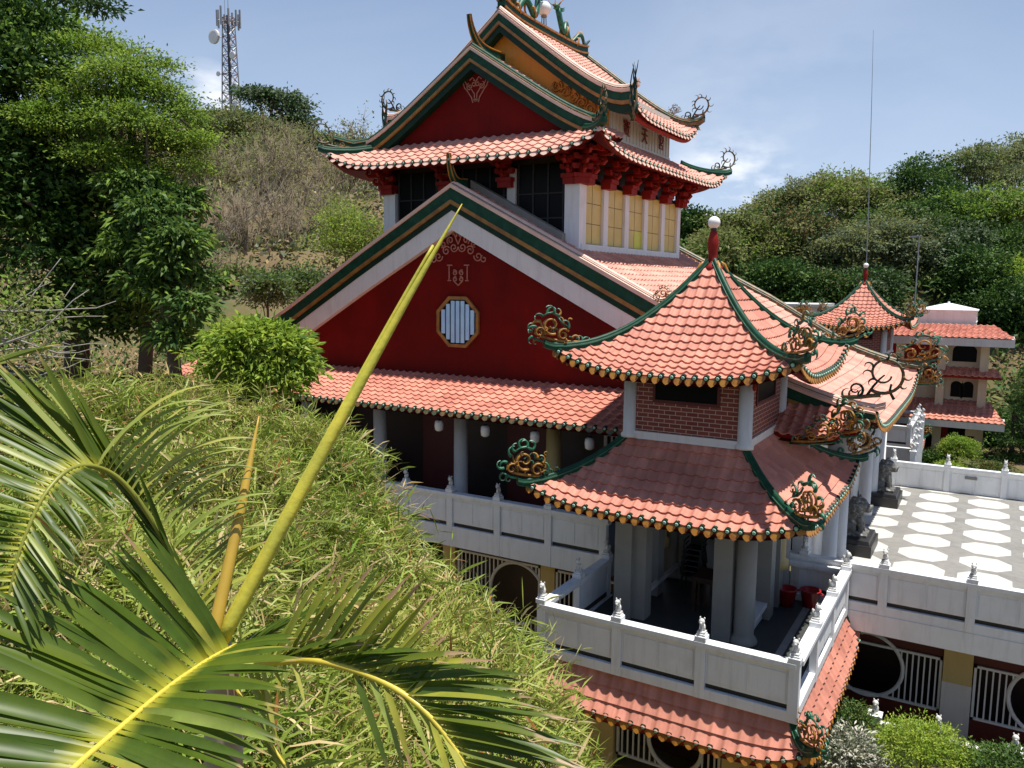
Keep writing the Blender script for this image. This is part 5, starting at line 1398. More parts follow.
# twig of a tree hanging in at the top left
t = thing('overhanging_branch', 'dark leafy branch hanging into the sky at the top left corner', 'branch', tuple(at(45, -30, 14)))
b = MB(); P_ = [at(20, -45, 14), at(50, -20, 14), at(75, -4, 14), at(105, 4, 14)]; b.tube(P_, [.05, .04, .03, .012], 6); b.build('limb', 'bark', t)
o, C = crown('foliage', t, [(*at(x, y, 14), r, r, r * .35) for x, y, r in ((72, 2, .30), (92, 6, .28), (110, 8, .2), (60, -10, .35))], 900, .10, ['leaf_dark'], .12, 12)
# ---- forest on the right hill
RH = [  # px, py, d, rad, half height, mats, weights, label
    (686, 228, 70, 1.5, 1.3, ('leaf_dark',), None, 'small dark tree in the gap beside the upper right windows'),
    (733, 240, 68, 2.6, 2.2, ('leaf_mid', 'leaf_olive'), (2, 3), 'round green tree left of the reddish one on the right hill'),
    (712, 262, 64, 2.4, 2.0, ('leaf_olive', 'leaf_mid'), (3, 2), 'olive bush just behind the near pavilion globe'),
    (758, 262, 66, 2.8, 2.6, ('leaf_olive', 'leaf_bright'), (3, 1), 'olive tree behind the main slope ridge'),
    (795, 250, 66, 3.2, 3.0, ('leaf_rust', 'leaf_dark', 'leaf_olive'), (3, 3, 2), 'rust tinged dark tree at the centre of the right hill'),
    (780, 215, 86, 3.2, 2.4, ('leaf_olive', 'leaf_mid'), (3, 1), 'hazy olive tree on the skyline right of the cloud'),
    (818, 205, 84, 3.0, 2.6, ('leaf_olive', 'leaf_grey'), (2, 2), 'feathery grey olive tree on the skyline left of the mast'),
    (850, 208, 78, 3.2, 3.4, ('leaf_olive', 'leaf_bright'), (3, 1), 'tall plumed olive tree directly left of the tall mast'),
    (885, 215, 78, 3.0, 2.8, ('leaf_mid', 'leaf_olive'), (2, 2), 'green tree directly right of the tall mast'),
    (925, 195, 78, 3.4, 2.8, ('leaf_dark', 'leaf_mid'), (4, 1), 'dense dark round tree on the right skyline'),
    (985, 178, 80, 3.8, 2.8, ('leaf_olive', 'leaf_grey', 'leaf_mid'), (3, 2, 1), 'feathery olive tree at the top right corner'),
    (1020, 172, 84, 3.8, 2.8, ('leaf_olive', 'leaf_grey'), (3, 2), 'pale feathery tree cut by the right picture edge'),
    (970, 222, 74, 3.2, 2.2, ('leaf_bright', 'leaf_mid'), (2, 2), 'bright green spreading tree below the feathery one'),
    (1012, 218, 72, 3.2, 2.4, ('leaf_bright', 'leaf_mid', 'leaf_olive'), (2, 2, 1), 'bright green tree at the right edge, upper one'),
    (1015, 262, 64, 2.4, 2.2, ('leaf_mid', 'leaf_dark'), (2, 3), 'mid green tree at the right edge above the house roof'),
    (1010, 288, 60, 1.8, 1.6, ('leaf_lime', 'leaf_bright'), (2, 2), 'yellow green bush at the right edge beside the tank'),
    (835, 262, 64, 2.8, 2.6, ('leaf_olive', 'leaf_grey'), (2, 2), 'grey olive tree left of the far pavilion peak'),
    (900, 262, 64, 2.8, 2.6, ('leaf_grey', 'leaf_olive'), (3, 2), 'grey green tree right of the far pavilion peak'),
    (945, 258, 64, 2.6, 2.6, ('leaf_dark', 'leaf_grey'), (3, 2), 'dark tree standing right behind the water tank'),
    (975, 285, 60, 2.2, 2.2, ('leaf_dark', 'leaf_mid'), (4, 1), 'dark tree right of the water tank'),
    (865, 300, 60, 2.2, 2.0, ('leaf_dark', 'leaf_grey'), (3, 1), 'dark undergrowth tree behind the far pavilion'),
    (780, 290, 60, 2.6, 2.0, ('leaf_dark', 'leaf_mid'), (4, 1), 'dark tree above the low white building'),
    (825, 298, 60, 2.0, 1.8, ('leaf_dark', 'leaf_olive'), (3, 1), 'dark low tree right of the low white building'),
    (995, 320, 58, 2.2, 2.0, ('leaf_dark', 'leaf_mid'), (4, 1), 'dark tree to the right of the house roof end'),
    (1020, 345, 58, 2.0, 2.4, ('leaf_dark',), None, 'dark tree at the right edge beside the cream house'),
    (880, 240, 72, 2.6, 2.4, ('leaf_olive', 'leaf_mid'), (2, 2), 'olive tree half hidden behind the mast'),
    (930, 228, 74, 2.8, 2.2, ('leaf_mid', 'leaf_dark'), (2, 2), 'mid green tree below the dense dark round tree'),
]
for px, py, d, r, h, ms, w, lb in RH:
    tree('forest_tree', lb, px, py, d, r * 1.2, h * (1.25 + .25 * (px > 880)), list(ms), 9000, .30, 'trees on the right hillside', matw=list(w) if w else None, clump=.42, tr=.18, nb=9, nl=11, asp=.5, shell=.35, per=34)
c = at(822, 212, 80)
dry_shrub(818, 235, 82, 2.2, 5.4, 'bare grey treetop sticking out of the right skyline', 700, None, None)
# under-storey that fills the slopes between the trees: nobody could count it
def cover(name, label, quads, n, size, mats, wts, lift=1.2):
    pts = []
    q = np.array([at(*a) for a in quads]); lo, hi = q.min(0), q.max(0)
    X = rng.uniform(lo[0], hi[0], n); Y = rng.uniform(lo[1], hi[1], n)
    Z = ground_z(X, Y) + rng.random(n) ** 2 * lift
    P = np.stack([X, Y, Z], 1)
    ok = (Y > 57.5) | (X < -22); P = P[ok]
    V, Q = leaf_quads(P, unit(rng.normal(size=P.shape) + [0, 0, .9]), size * (.5 + rng.random(len(P))), size * .45)
    mi = rng.choice(len(mats), len(P), p=np.array(wts) / sum(wts))
    return tag(mesh_np(name, V, Q, mats, None, mi), label, None, None, 'stuff')
cover('undergrowth', 'dark green undergrowth covering the right hillside', [(650, 280, 58), (1100, 290, 60), (650, 230, 100), (1150, 220, 115)], 60000, .5, ['leaf_dark', 'leaf_olive', 'leaf_mid'], [3, 3, 2], 2.2)
cover('dry_brush', 'brown dry grass and brush covering the left hillside', [(150, 330, 38), (420, 200, 60), (0, 150, 110), (480, 150, 115)], 60000, .55, ['dry_twig', 'bamboo_straw', 'leaf_olive', 'leaf_grey'], [5, .5, 4, 2], 1.3)
cover('hill_weeds', 'weeds and leaf litter on the slope below the shade tree', [(20, 390, 22), (330, 340, 34), (0, 350, 40), (200, 380, 20)], 9000, .22, ['bamboo_straw', 'leaf_dark', 'leaf_mid', 'leaf_rust'], [2, 4, 2, 2], .35)
# ---- bare grey branches at the left edge
t = thing('bare_branches', 'tangle of bare pale grey branches at the left edge', 'branch', tuple(at(-60, 350, 11)))
b = MB()
for k in range(15):
    y0 = 300 + 70 * rng.random(); P = []
    x, y, d = -50., y0, 11 + rng.random() * 1.2; a = rng.uniform(-.35, .5); st = rng.uniform(14, 22)
    for s in range(9):
        P.append(at(x, y, d)); x += st * math.cos(a); y += st * math.sin(a); a += rng.uniform(-.35, .22); d += rng.uniform(-.15, .15)
    b.tube(P, np.linspace(.022, .005, 9), 5)
b.build('twigs', 'bark_pale', t, True)
o, C = crown('foliage', t, [(*at(x, y, 11.5), .5, .5, .35) for x, y in ((5, 330), (25, 345), (0, 300), (40, 320))], 900, .09, ['leaf_olive', 'leaf_bright'], .18, 10)

# ---- clipped and garden plants
tree('topiary_bush', 'clipped ball shaped green bush behind the terrace end wall', 959, 450, 40.5, .92, .70, ['leaf_bright', 'leaf_mid', 'leaf_lime'], 7000, .085, matw=[4, 1, 2], clump=.05, cat='bush', tr=.06, asp=.5, base=ZB, shell=.94, lobes=[(*at(959, 452, 40.5), .82, .82, .68)], per=10, nb=4)
tree('pine_tree', 'dark layered conifer at the right picture edge', 1012, 420, 42, 1.0, 2.0, ['leaf_dark', 'leaf_mid'], 20000, .17, matw=[5, 1], clump=.20, tr=.12, base=ZB, asp=.2, per=30,
     lobes=[(*(at(1022, 480, 42) + np.array([math.cos(k * 2.4) * (1.0 - k * .045), math.sin(k * 2.4) * (1.0 - k * .045), k * .30])), 1.15 - k * .05, 1.15 - k * .05, .15) for k in range(20)])
for px, py, d_, r_, h_, lb in ((985, 440, 46, 1.1, 1.2, 'dark shrub between the ball bush and the conifer'), (1003, 395, 56, 1.7, 2.4, 'dark tree beyond the conifer beside the cream house'), (1040, 400, 52, 2.0, 2.8, 'dark tree at the right edge behind the conifer'), (930, 462, 41, .6, .5, 'dark low shrub left of the ball bush'), (1000, 432, 49, 1.5, 1.6, 'dark bushy tree right of the house corner'), (1030, 440, 46, 1.6, 1.8, 'dark bush cut by the right edge below the conifer top'), (975, 425, 52, 1.0, 1.0, 'dark bush against the house ground floor')):
    tree('court_tree', lb, px, py, d_, r_, h_, ['leaf_dark', 'leaf_mid'], 4200, .2, 'plants in the lower court', matw=[4, 1], clump=.26, base=ZB, tr=.08)
tree('garden_shrub', 'yellow green low shrub behind the terrace wall below the ball bush', 950, 468, 38, .55, .25, ['leaf_lime', 'leaf_bright'], 900, .16, clump=.12, cat='shrub', tr=.04, base=ZB, asp=.3)
tree('garden_shrub', 'dark leafy shrub beside the conifer behind the terrace wall', 990, 472, 39, .9, .5, ['leaf_dark', 'leaf_mid', 'leaf_rust'], 2500, .14, clump=.16, cat='shrub', tr=.05, base=ZB)
def gshrub(label, x, y, z, r, h, mats, n, size, matw=None, asp=.4, cl=.08, shell=.8, name='garden_shrub', cat='shrub', up=.4):
    t = thing(name, label, cat, (x, y, -11.6))
    lob = [(x, y, z - h * .5, r * .8, r * .8, h)] + [(x + r * .5 * math.cos(a), y + r * .5 * math.sin(a), z - h * .55 + rng.uniform(-.1, .12), r * .55, r * .55, h * .75) for a in np.arange(5) * 1.256]
    o, C = crown('crown', t, lob, n, size, mats, cl, 12, asp, up, 0, shell, matw)
    trunk(t, (x, y, -11.7), (x, y, z - h * .6), .05, C, 6)
gshrub('flat topped bright yellow green bush in front of the yellow pier', -.75, 19.0, -9.85, .98, .55, ['leaf_lime', 'leaf_bright'], 9000, .075, [3, 2])
gshrub('dark green clipped bush at the lower right corner', .75, 19.1, -10.05, .85, .55, ['leaf_dark', 'leaf_mid'], 7000, .08, [2, 3])
gshrub('dark green bush left of the white garden post', -2.35, 19.3, -9.95, .55, .6, ['leaf_mid', 'leaf_dark', 'leaf_olive'], 4500, .09, [2, 2, 1])
gshrub('silvery white leaved shrub at the foot of the pavilion', -2.2, 18.2, -10.0, .72, .55, ['leaf_silver', 'leaf_silver', 'leaf_grey'], 3600, .13, None, .35, .12, .6)
gshrub('grey dead looking shrub under the yellow green bush', -1.3, 17.9, -10.5, .6, .4, ['leaf_silver', 'leaf_grey', 'dry_twig'], 1800, .12, None, .25, .14, .5)
gshrub('low leafy creeper under the lower roof corner', -3.0, 15.9, -9.75, .55, .5, ['leaf_mid', 'leaf_silver', 'leaf_dark'], 1800, .12, None, .4, .12, .5)
# ================================================================== bamboo thicket on the near slope
BP = np.array([at(*q) for q in [(60, 402, 12), (0, 385, 10.5), (-80, 420, 9), (130, 395, 13), (190, 392, 14), (260, 392, 14.2), (330, 408, 14), (385, 450, 13.4), (350, 440, 13.2), (400, 500, 12.6), (430, 560, 12), (480, 605, 11.6), (530, 650, 11.2), (575, 700, 10.8), (605, 768, 10.2), (640, 840, 9.5), (500, 768, 7.6), (400, 650, 9), (300, 560, 9), (200, 480, 10), (300, 768, 5.6), (150, 560, 8), (0, 560, 6.5), (100, 700, 5.2), (-80, 600, 5.5), (0, 800, 3.9), (200, 850, 4.2), (400, 860, 5.8), (520, 860, 7.2), (450, 700, 8.6)]])
def mound_z(X, Y):
    d2 = (X[..., None] - BP[:, 0]) ** 2 + (Y[..., None] - BP[:, 1]) ** 2
    w = 1 / (d2 + .25) ** 1.5
    return (w * BP[:, 2]).sum(-1) / w.sum(-1)
def hull2(P):
    P = sorted(map(tuple, P)); 
    def half(ps):
        o = []
        for p in ps:
            while len(o) > 1 and (o[-1][0] - o[-2][0]) * (p[1] - o[-2][1]) - (o[-1][1] - o[-2][1]) * (p[0] - o[-2][0]) <= 0: o.pop()
            o.append(p)
        return o
    return np.array(half(P)[:-1] + half(P[::-1])[:-1])
HL = hull2(BP[:, :2])
def inside(X, Y, grow=0.):
    m = np.full(X.shape, 1e9)
    for i in range(len(HL)):
        a, b_ = HL[i], HL[(i + 1) % len(HL)]; e = b_ - a; L = np.hypot(*e)
        m = np.minimum(m, (e[0] * (Y - a[1]) - e[1] * (X - a[0])) / L)
    return m
lo, hi = HL.min(0), HL.max(0)
def bumps(X, Y):
    return .28 * np.sin(X * 1.9 + 1.2 * np.sin(Y * 1.3)) * np.sin(Y * 1.6 + .7 * np.sin(X * 1.1)) + .10 * np.sin(X * 4.3 + Y * 2.1) * np.sin(Y * 5.1 - X * 1.7)
def thicket():
    V_, Q_, M_ = [], [], []
    base = 0
    def add(V, Q, M):
        nonlocal base
        V_.append(V); Q_.append(Q + base); M_.append(M); base += len(V)
    # leaf sprays
    n = 11000
    X = rng.uniform(lo[0], hi[0], n * 3); Y = rng.uniform(lo[1], hi[1], n * 3)
    m = inside(X, Y); k = m > .22; X, Y, m = X[k], Y[k], m[k]
    dist = np.hypot(X, Y)
    keep = rng.random(len(X)) < np.clip(1.15 - dist / 40, .5, 1); X, Y, m = X[keep], Y[keep], m[keep]
    e = np.clip((m - .22) / .9, 0, 1)
    Z = mound_z(X, Y) + bumps(X, Y) - (1 - e) ** 2 * .9 - rng.random(len(X)) ** 1.3 * .75 + .12
    C = np.stack([X, Y, Z], 1)
    # edges hang over the drop as well
    per = 9
    idx = np.repeat(np.arange(len(C)), per); N = len(idx)
    tone = np.sin(X * .9 + 2 * np.sin(Y * .7)) * .5 + .5 * rng.normal(size=len(X))
    stem = unit(rng.normal(size=(len(C), 3)) * [.8, .8, .3] + [0, 0, .55])
    P = C[idx] + stem[idx] * (rng.random(N) * (.2 + .5 * rng.random(len(C)) ** 2)[idx])[:, None] + rng.normal(size=(N, 3)) * .035
    D = unit(stem[idx] * .8 + rng.normal(size=(N, 3)) * [.7, .7, .6] + [0, 0, .22])
    L = rng.uniform(.13, .42, N) * (.75 + .5 * rng.random(len(C)))[idx]; W = L * rng.uniform(.045, .082, N)
    S = unit(np.cross(D, unit(rng.normal(size=(N, 3)) * 1.0 + [0, 0, .8])))
    dr = np.array([0, 0, -1.]) * (L * rng.uniform(.05, .5, N))[:, None]
    a = P - S * (W * .25)[:, None]; b_ = P + S * (W * .25)[:, None]
    mid = P + D * (L * .5)[:, None] + dr * .25
    c = mid + S * (W * .5)[:, None]; d = mid - S * (W * .5)[:, None]
    q3 = P + D * (L * .82)[:, None] + dr * .7
    e1 = q3 + S * (W * .28)[:, None]; e2 = q3 - S * (W * .28)[:, None]
    tip = P + D * L[:, None] + dr
    V = np.stack([a, b_, c, d, e1, e2, tip], 1).reshape(-1, 3)
    i7 = np.arange(N)[:, None] * 7
    Qd = np.concatenate([i7 + [0, 1, 2, 3], i7 + [3, 2, 4, 5], i7 + [5, 4, 6, 6]], 0)
    cm = np.where(tone > 1.15, 1, 0); r = rng.random(N)
    mi = cm[idx]; mi = np.where(r < .16, 1, mi); mi = np.where(r > .972, 2, mi); mi = np.where((r > .80) & (r < .86), 4, mi)
    Tq = np.concatenate([i7 + [5, 4, 6]], 0)
    add(V, np.concatenate([i7 + [0, 1, 2], i7 + [0, 2, 3], i7 + [3, 2, 4], i7 + [3, 4, 5], i7 + [5, 4, 6]], 0), np.tile(mi, 5))
    # taller shoots, leaves set along each
    n3 = 1500
    X3 = rng.uniform(lo[0], hi[0], n3 * 3); Y3 = rng.uniform(lo[1], hi[1], n3 * 3); k = inside(X3, Y3) > .45; X3, Y3 = X3[k][:n3], Y3[k][:n3]; n3 = len(X3)
    B3 = np.stack([X3, Y3, mound_z(X3, Y3) + bumps(X3, Y3) - .25], 1); D3 = unit(rng.normal(size=(n3, 3)) * [.5, .5, .1] + [0, 0, .9]); H3 = rng.uniform(.35, .95, n3)
    Sa = unit(np.cross(D3, rng.normal(size=(n3, 3)))); Sb = np.cross(D3, Sa); w = .004
    i4 = np.arange(n3)[:, None] * 4
    add(np.stack([B3 + Sa * w, B3 - Sa * w * .5 + Sb * w * .87, B3 - Sa * w * .5 - Sb * w * .87, B3 + D3 * H3[:, None]], 1).reshape(-1, 3), np.concatenate([i4 + [0, 1, 3], i4 + [1, 2, 3], i4 + [2, 0, 3]], 0), np.tile(rng.choice([1, 0, 5], n3), 3))
    per3 = 11; ix = np.repeat(np.arange(n3), per3); N3 = len(ix)
    P3 = B3[ix] + D3[ix] * (H3[ix] * rng.uniform(.35, 1.0, N3))[:, None]
    d3 = unit(D3[ix] * .55 + rng.normal(size=(N3, 3)) * [.8, .8, .35]); L3 = rng.uniform(.14, .42, N3); W3 = L3 * rng.uniform(.045, .075, N3)
    S3_ = unit(np.cross(d3, unit(rng.normal(size=(N3, 3)) * .6 + [0, 0, 1.0]))); dr3 = np.array([0, 0, -1.]) * (L3 * rng.uniform(.0, .4, N3))[:, None]
    m3 = P3 + d3 * (L3 * .4)[:, None] + dr3 * .2
    i4 = np.arange(N3)[:, None] * 4
    add(np.stack([P3, m3 + S3_ * W3[:, None] * .5, P3 + d3 * L3[:, None] + dr3, m3 - S3_ * W3[:, None] * .5], 1).reshape(-1, 3), np.concatenate([i4 + [0, 1, 2], i4 + [0, 2, 3]], 0), np.tile(np.where(rng.random(n3) < .12, 1, 0)[ix], 2))
    # canes and dead stalks
    n2 = 5200
    X2 = rng.uniform(lo[0], hi[0], n2 * 2); Y2 = rng.uniform(lo[1], hi[1], n2 * 2); k = inside(X2, Y2) > .15; X2, Y2 = X2[k], Y2[k]; n2 = len(X2)
    P0 = np.stack([X2, Y2, mound_z(X2, Y2) + bumps(X2, Y2) - .55], 1)
    D2 = unit(rng.normal(size=(n2, 3)) * [.7, .7, .3] + [0, 0, .8]); L2 = rng.uniform(.35, .85, n2)
    Sa = unit(np.cross(D2, rng.normal(size=(n2, 3)))); Sb = np.cross(D2, Sa); w = rng.uniform(.003, .007, n2)[:, None]
    V2 = np.stack([P0 + Sa * w, P0 - Sa * w * .5 + Sb * w * .87, P0 - Sa * w * .5 - Sb * w * .87, P0 + D2 * L2[:, None]], 1).reshape(-1, 3)
    i4 = np.arange(n2)[:, None] * 4
    add(V2, np.concatenate([i4 + [0, 1, 3], i4 + [1, 2, 3], i4 + [2, 0, 3]], 0), np.tile(rng.choice([1, 1, 0, 5], n2), 3))
    # the heap of old leaves the canes stand in
    g_ = 70
    gx_, gy_ = np.meshgrid(np.linspace(lo[0] - .3, hi[0] + .3, g_), np.linspace(lo[1] - .3, hi[1] + .3, g_))
    m_ = inside(gx_, gy_)
    zz = mound_z(gx_, gy_) + bumps(gx_, gy_) - .40 - np.clip(1.0 - m_, 0, 2) ** 2 * 2.2
    ii = (np.arange(g_ - 1)[:, None] * g_ + np.arange(g_ - 1)[None, :])
    Qg = np.stack([ii, ii + 1, ii + g_ + 1, ii + g_], -1).reshape(-1, 4)
    okq = (m_.ravel()[Qg].min(1) > -.5); Qg = Qg[okq]
    Tg = np.concatenate([Qg[:, [0, 1, 2]], Qg[:, [0, 2, 3]]], 0)
    add(np.stack([gx_, gy_, zz], -1).reshape(-1, 3), Tg, np.full(len(Tg), 3))
    V = np.concatenate(V_); Q = np.concatenate(Q_); M = np.concatenate(M_)
    o = mesh_np('bamboo_thicket', V, Q, ['bamboo_green', 'bamboo_straw', 'bamboo_rust', 'litter', 'leaf_bright', 'bark'], None, M)
    return tag(o, 'sunlit tangle of bamboo leaves covering the near slope', 'bamboo', None, 'stuff')
thicket()

# ================================================================== the young palm in front
pc = at(222, 648, 2.75)
palm = thing('palm_tree', 'young palm with yellow ribbed fronds and an upright unopened spear in the foreground', 'palm', (pc[0], pc[1], pc[2] - 2.6))
def bez(pts, n):
    """smooth curve through points (Catmull-Rom)"""
    P = np.array(pts, float); P = np.vstack([2 * P[0] - P[1], P, 2 * P[-1] - P[-2]]); out_ = []
    seg = len(P) - 3
    for t in np.linspace(0, seg - 1e-6, n):
        i = int(t); u = t - i; p0, p1, p2, p3 = P[i:i + 4]
        out_.append(.5 * ((2 * p1) + (-p0 + p2) * u + (2 * p0 - 5 * p1 + 4 * p2 - p3) * u * u + (-p0 + 3 * p1 - 3 * p2 + p3) * u ** 3))
    return np.array(out_)
def frond(path, rad, ranks, r_m='rachis', jitter=.06, palm_=None):
    """rachis through points; ranks: dict(n, a=(from, to), d=direction(a), L=length(a), w, m=material(a), g=droop(a), tip=(material, from segment) or None)"""
    P = bez(path, 60)
    root = MB(); root.tube(P, np.linspace(rad[0], rad[1], 60), 8)
    fr = root.build('frond', r_m, palm_ or palm, True)
    V, Q, M, UV = [], [], [], []; base = 0; ln = 0
    face_n = unit(view * .55 + np.array([0, 0, .75]))
    for rk in ranks:
        n = rk['n']
        for k in range(n):
            a = rk['a'][0] + (rk['a'][1] - rk['a'][0]) * (k + rng.random() * .4) / n
            f = a * 59; i = min(int(f), 58); p = P[i] * (1 - f + i) + P[i + 1] * (f - i)
            L = rk['L'](a) * (1 + jitter * rng.normal())
            d = unit(np.array(rk['d'](a), float) + rng.normal(size=3) * jitter)
            m_ = 11; pts = []; cur = p.copy(); g = rk['g'](a) * (1 + .3 * rng.normal())
            for j in range(m_):
                pts.append(cur.copy()); cur = cur + d * L / (m_ - 1)
                d = unit(d + np.array([0, 0, -1.]) * g * (j + 1) / m_ + (rk['b'] * g * .5 if 'b' in rk else 0))
            pts = np.array(pts); tt = unit(np.gradient(pts, axis=0))
            wv = rk['w'] * (L / .5) ** .5 * np.array([.42, .75, .95, 1, 1, .98, .92, .80, .60, .34, .03])
            fn = unit(face_n + rng.normal(size=3) * .22)
            nn = unit(fn[None, :] - tt * (tt @ fn)[:, None]); sv = np.cross(tt, nn)
            left = pts + sv * wv[:, None] * .5 + nn * wv[:, None] * .14; right = pts - sv * wv[:, None] * .5 + nn * wv[:, None] * .14
            V += list(np.stack([left, pts, right], 1).reshape(-1, 3)); ln += 1
            UV += [(j / (m_ - 1), ln * 7.31) for j in range(m_) for _ in range(3)]
            mm = rk['m'](a)
            for j in range(m_ - 1):
                b0 = base + j * 3
                Q += [(b0, b0 + 1, b0 + 4, b0 + 3), (b0 + 1, b0 + 2, b0 + 5, b0 + 4)]
                M += [mm, mm]
            base += m_ * 3
    mesh_np('leaflets', V, Q, ['palm_green', 'palm_pale', 'palm_yellow', 'palm_tip'], fr, M, smooth=True, uv=UV)
    return fr
rt_, up_ = unit(rt), unit(up)
cz = np.array([0, 0, 1.])
view = unit(-pc)
# trunk and crown shaft
b = MB(); foot = pc + np.array([-.10, -.05, -2.7]); b.tube([foot, pc + [-.06, -.03, -1.2], pc + [-.02, 0, -.55]], [.085, .075, .065], 12); b.build('trunk', 'bark_pale', palm, True)
b = MB(); b.tube([pc + [-.02, 0, -.56], pc + [-.01, 0, -.35], pc + [0, 0, -.12], pc + [.0, 0, .0], pc + [.0, 0, .06]], [.062, .066, .055, .036, .012], 12); b.build('crownshaft', 'crownshaft', palm, True)
# spears
S0, S1 = at(222, 640, 2.72), at(462, 204, 3.05)
sp = bez([S0, S0 * .66 + S1 * .34 + [0, 0, .012], S0 * .3 + S1 * .7 + [0, 0, .015], S1], 30)
b = MB(); b.tube(sp, np.concatenate([np.linspace(.0245, .020, 12), np.linspace(.0195, .0105, 12), np.linspace(.0095, .002, 6)]), 12); b.tube(sp[:26] + view * .0 + np.array([-.012, 0, .016]), np.linspace(.014, .006, 26), 8); b.build('spear_leaf', 'spear', palm, True)
S2, S3 = at(212, 640, 2.70), at(259, 416, 2.95)
b = MB(); b.tube(bez([S2, S2 * .5 + S3 * .5 + [.006, 0, 0], S3], 20), np.concatenate([np.linspace(.023, .018, 12), np.linspace(.0172, .002, 8)]), 9); b.build('spear_leaf', 'spear_brown', palm, True)
pick = lambda *w: int(rng.choice(4, p=np.array(w) / sum(w)))
# frond at the lower left, running towards the viewer: broad pleated leaflets, yellow rib
frond([at(236, 645, 2.74), at(205, 662, 2.58), at(165, 690, 2.40), at(120, 728, 2.22), at(70, 772, 2.05), at(0, 845, 1.85)], (.0075, .009), [
    dict(n=42, a=(.05, .98), d=lambda a: -rt_ * (.62 + .75 * a) + up_ * (1.05 - 1.12 * a) + view * .35, L=lambda a: .44 + .22 * min(1, 2 * a) - .10 * a, w=.030, m=lambda a: pick(9, .3, .4, 0), g=lambda a: .035),
    dict(n=36, a=(.04, .98), d=lambda a: rt_ * (1.0 - .12 * a) + up_ * (.42 - 1.05 * a) + view * .35, L=lambda a: .26 + .20 * min(1, 1.8 * a), w=.031, m=lambda a: pick(9, .3, .4, 0), g=lambda a: .05)], jitter=.05)
# frond arching to the left edge: a tight dark rank outside, long pale leaflets inside
frond([at(212, 640, 2.76), at(186, 585, 2.74), at(155, 525, 2.70), at(118, 478, 2.62), at(80, 466, 2.50), at(48, 490, 2.38), at(22, 545, 2.30), at(8, 600, 2.26)], (.012, .004), [
    dict(n=34, a=(.08, .56), d=lambda a: -rt_ * (.62 + .45 * a) + up_ * (1.05 - .35 * a) + view * .15, L=lambda a: .20 + .30 * min(1, a * 2.2), w=.022, m=lambda a: pick(9, 1, 0, 0), g=lambda a: .02),
    dict(n=20, a=(.04, .52), d=lambda a: -rt_ * (.42 + .3 * a) + up_ * 1.0 + view * .25, L=lambda a: .20 + .22 * min(1, a * 2.2), w=.021, m=lambda a: pick(8, 1, 0, 0), g=lambda a: .03),
    dict(n=27, a=(.03, .52), d=lambda a: rt_ * (.62 - .35 * a) + up_ * (.80 + .15 * a) - view * .30, L=lambda a: .34 + .10 * min(1, a * 2.4), w=.0165, m=lambda a: pick(.4, 9, .6, 0), g=lambda a: .17, b=rt_),
    dict(n=34, a=(.52, .99), d=lambda a: -rt_ * 1.0 + up_ * (.60 - 1.5 * (a - .55)) + view * .2, L=lambda a: .42 - .25 * (a - .55), w=.022, m=lambda a: pick(9, 1, 0, 0), g=lambda a: .05),
    dict(n=28, a=(.56, .99), d=lambda a: rt_ * (.75 - .6 * (a - .58)) - up_ * (.55 + .6 * (a - .58)) + view * .3, L=lambda a: .22 - .1 * (a - .58), w=.024, m=lambda a: pick(9, 1, 0, 0), g=lambda a: .08)], r_m='rachis_green')
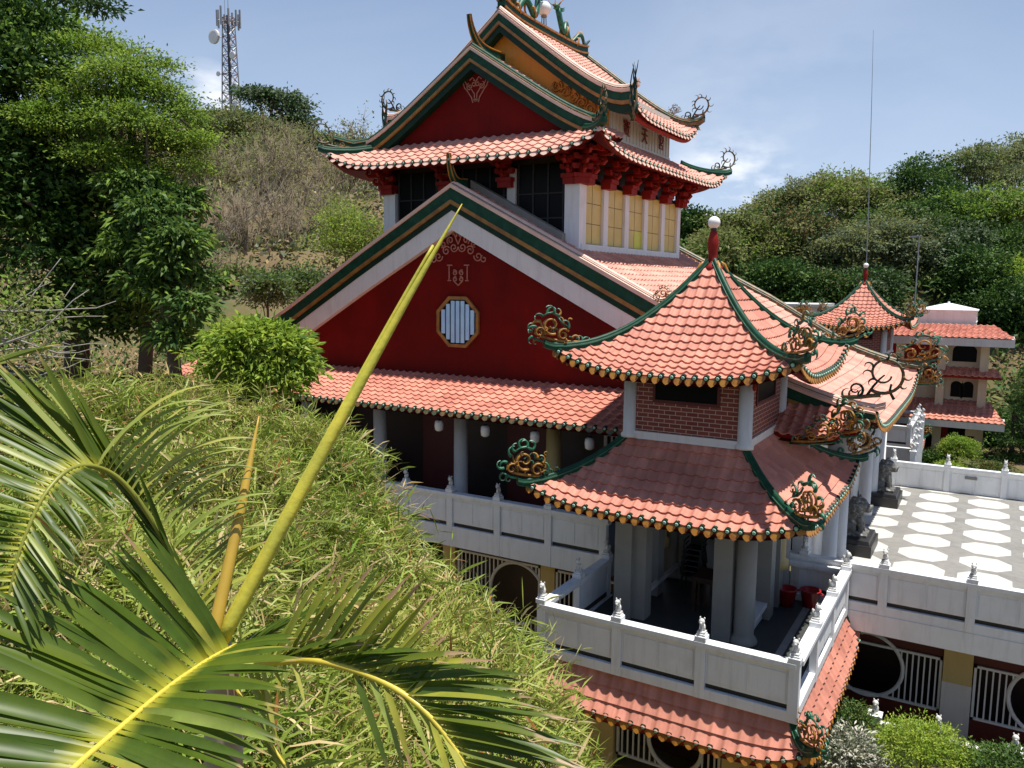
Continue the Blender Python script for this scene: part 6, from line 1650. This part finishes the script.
# frond bending over to the right, tips scorched
frond([at(228, 672, 2.78), at(262, 664, 2.70), at(310, 660, 2.64), at(360, 672, 2.58), at(405, 695, 2.52), at(440, 728, 2.47), at(470, 775, 2.43), at(490, 840, 2.40)], (.016, .005), [
    dict(n=24, a=(.14, .60), d=lambda a: rt_ * (.42 + .5 * a) + up_ * (1.0 - .30 * a) + view * .05, L=lambda a: .22 + .18 * math.sin(PI * min(1, (a - .10) / .42)), w=.025, m=lambda a: pick(0, .5, 8, .5), g=lambda a: .04),
    dict(n=42, a=(.14, .99), d=lambda a: rt_ * (1.0 + .1 * a) + up_ * (.62 - 1.05 * a) + view * .35, L=lambda a: .22 + .22 * min(1, a * 2), w=.026, m=lambda a: pick(1, 0, 2.5, 7), g=lambda a: .06),
    dict(n=11, a=(.40, .95), d=lambda a: rt_ * .35 - up_ * 1.0 + view * .4, L=lambda a: .24 + .1 * rng.random(), w=.026, m=lambda a: pick(1, 4, 2, 4), g=lambda a: .10),
    dict(n=6, a=(.08, .26), d=lambda a: rt_ * (.1 + .4 * rng.random()) - up_ * 1.0 + view * .3, L=lambda a: .12 + .18 * rng.random(), w=.024, m=lambda a: pick(1, 4, 4, 0), g=lambda a: .10)])
# short new frond behind the spear
frond([at(228, 655, 2.78), at(258, 640, 2.84), at(292, 622, 2.94)], (.008, .003), [
    dict(n=11, a=(.05, .99), d=lambda a: rt_ * 1.0 + up_ * (.75 - .2 * a), L=lambda a: .17 + .04 * a, w=.024, m=lambda a: pick(8, 1, 1, 0), g=lambda a: .03),
    dict(n=10, a=(.05, .99), d=lambda a: rt_ * 1.0 + up_ * .05, L=lambda a: .15 + .04 * a, w=.024, m=lambda a: pick(8, 1, 1, 0), g=lambda a: .05)])
frond([at(230, 676, 2.76), at(250, 712, 2.72), at(285, 765, 2.66)], (.009, .004), [
    dict(n=5, a=(.3, .99), d=lambda a: rt_ * .6 - up_ * .9, L=lambda a: .22, w=.026, m=lambda a: pick(1, 5, 2, 0), g=lambda a: .1)])
# leaf ends of a neighbouring palm at the far left
t = thing('palm_frond', 'dark palm frond tip pushing in at the left edge above the young palm', 'palm frond', tuple(at(-60, 520, 2.6)))
frond([at(-120, 420, 2.7), at(-70, 385, 2.6), at(-30, 375, 2.5)], (.010, .004), [
    dict(n=10, a=(.1, .99), d=lambda a: rt_ * .9 - up_ * (.15 + .5 * a), L=lambda a: .38, w=.03, m=lambda a: pick(7, 2, 1, 0), g=lambda a: .06),
    dict(n=8, a=(.1, .99), d=lambda a: rt_ * .9 + up_ * .35, L=lambda a: .30, w=.03, m=lambda a: pick(5, 2, 3, 0), g=lambda a: .06)], palm_=t)
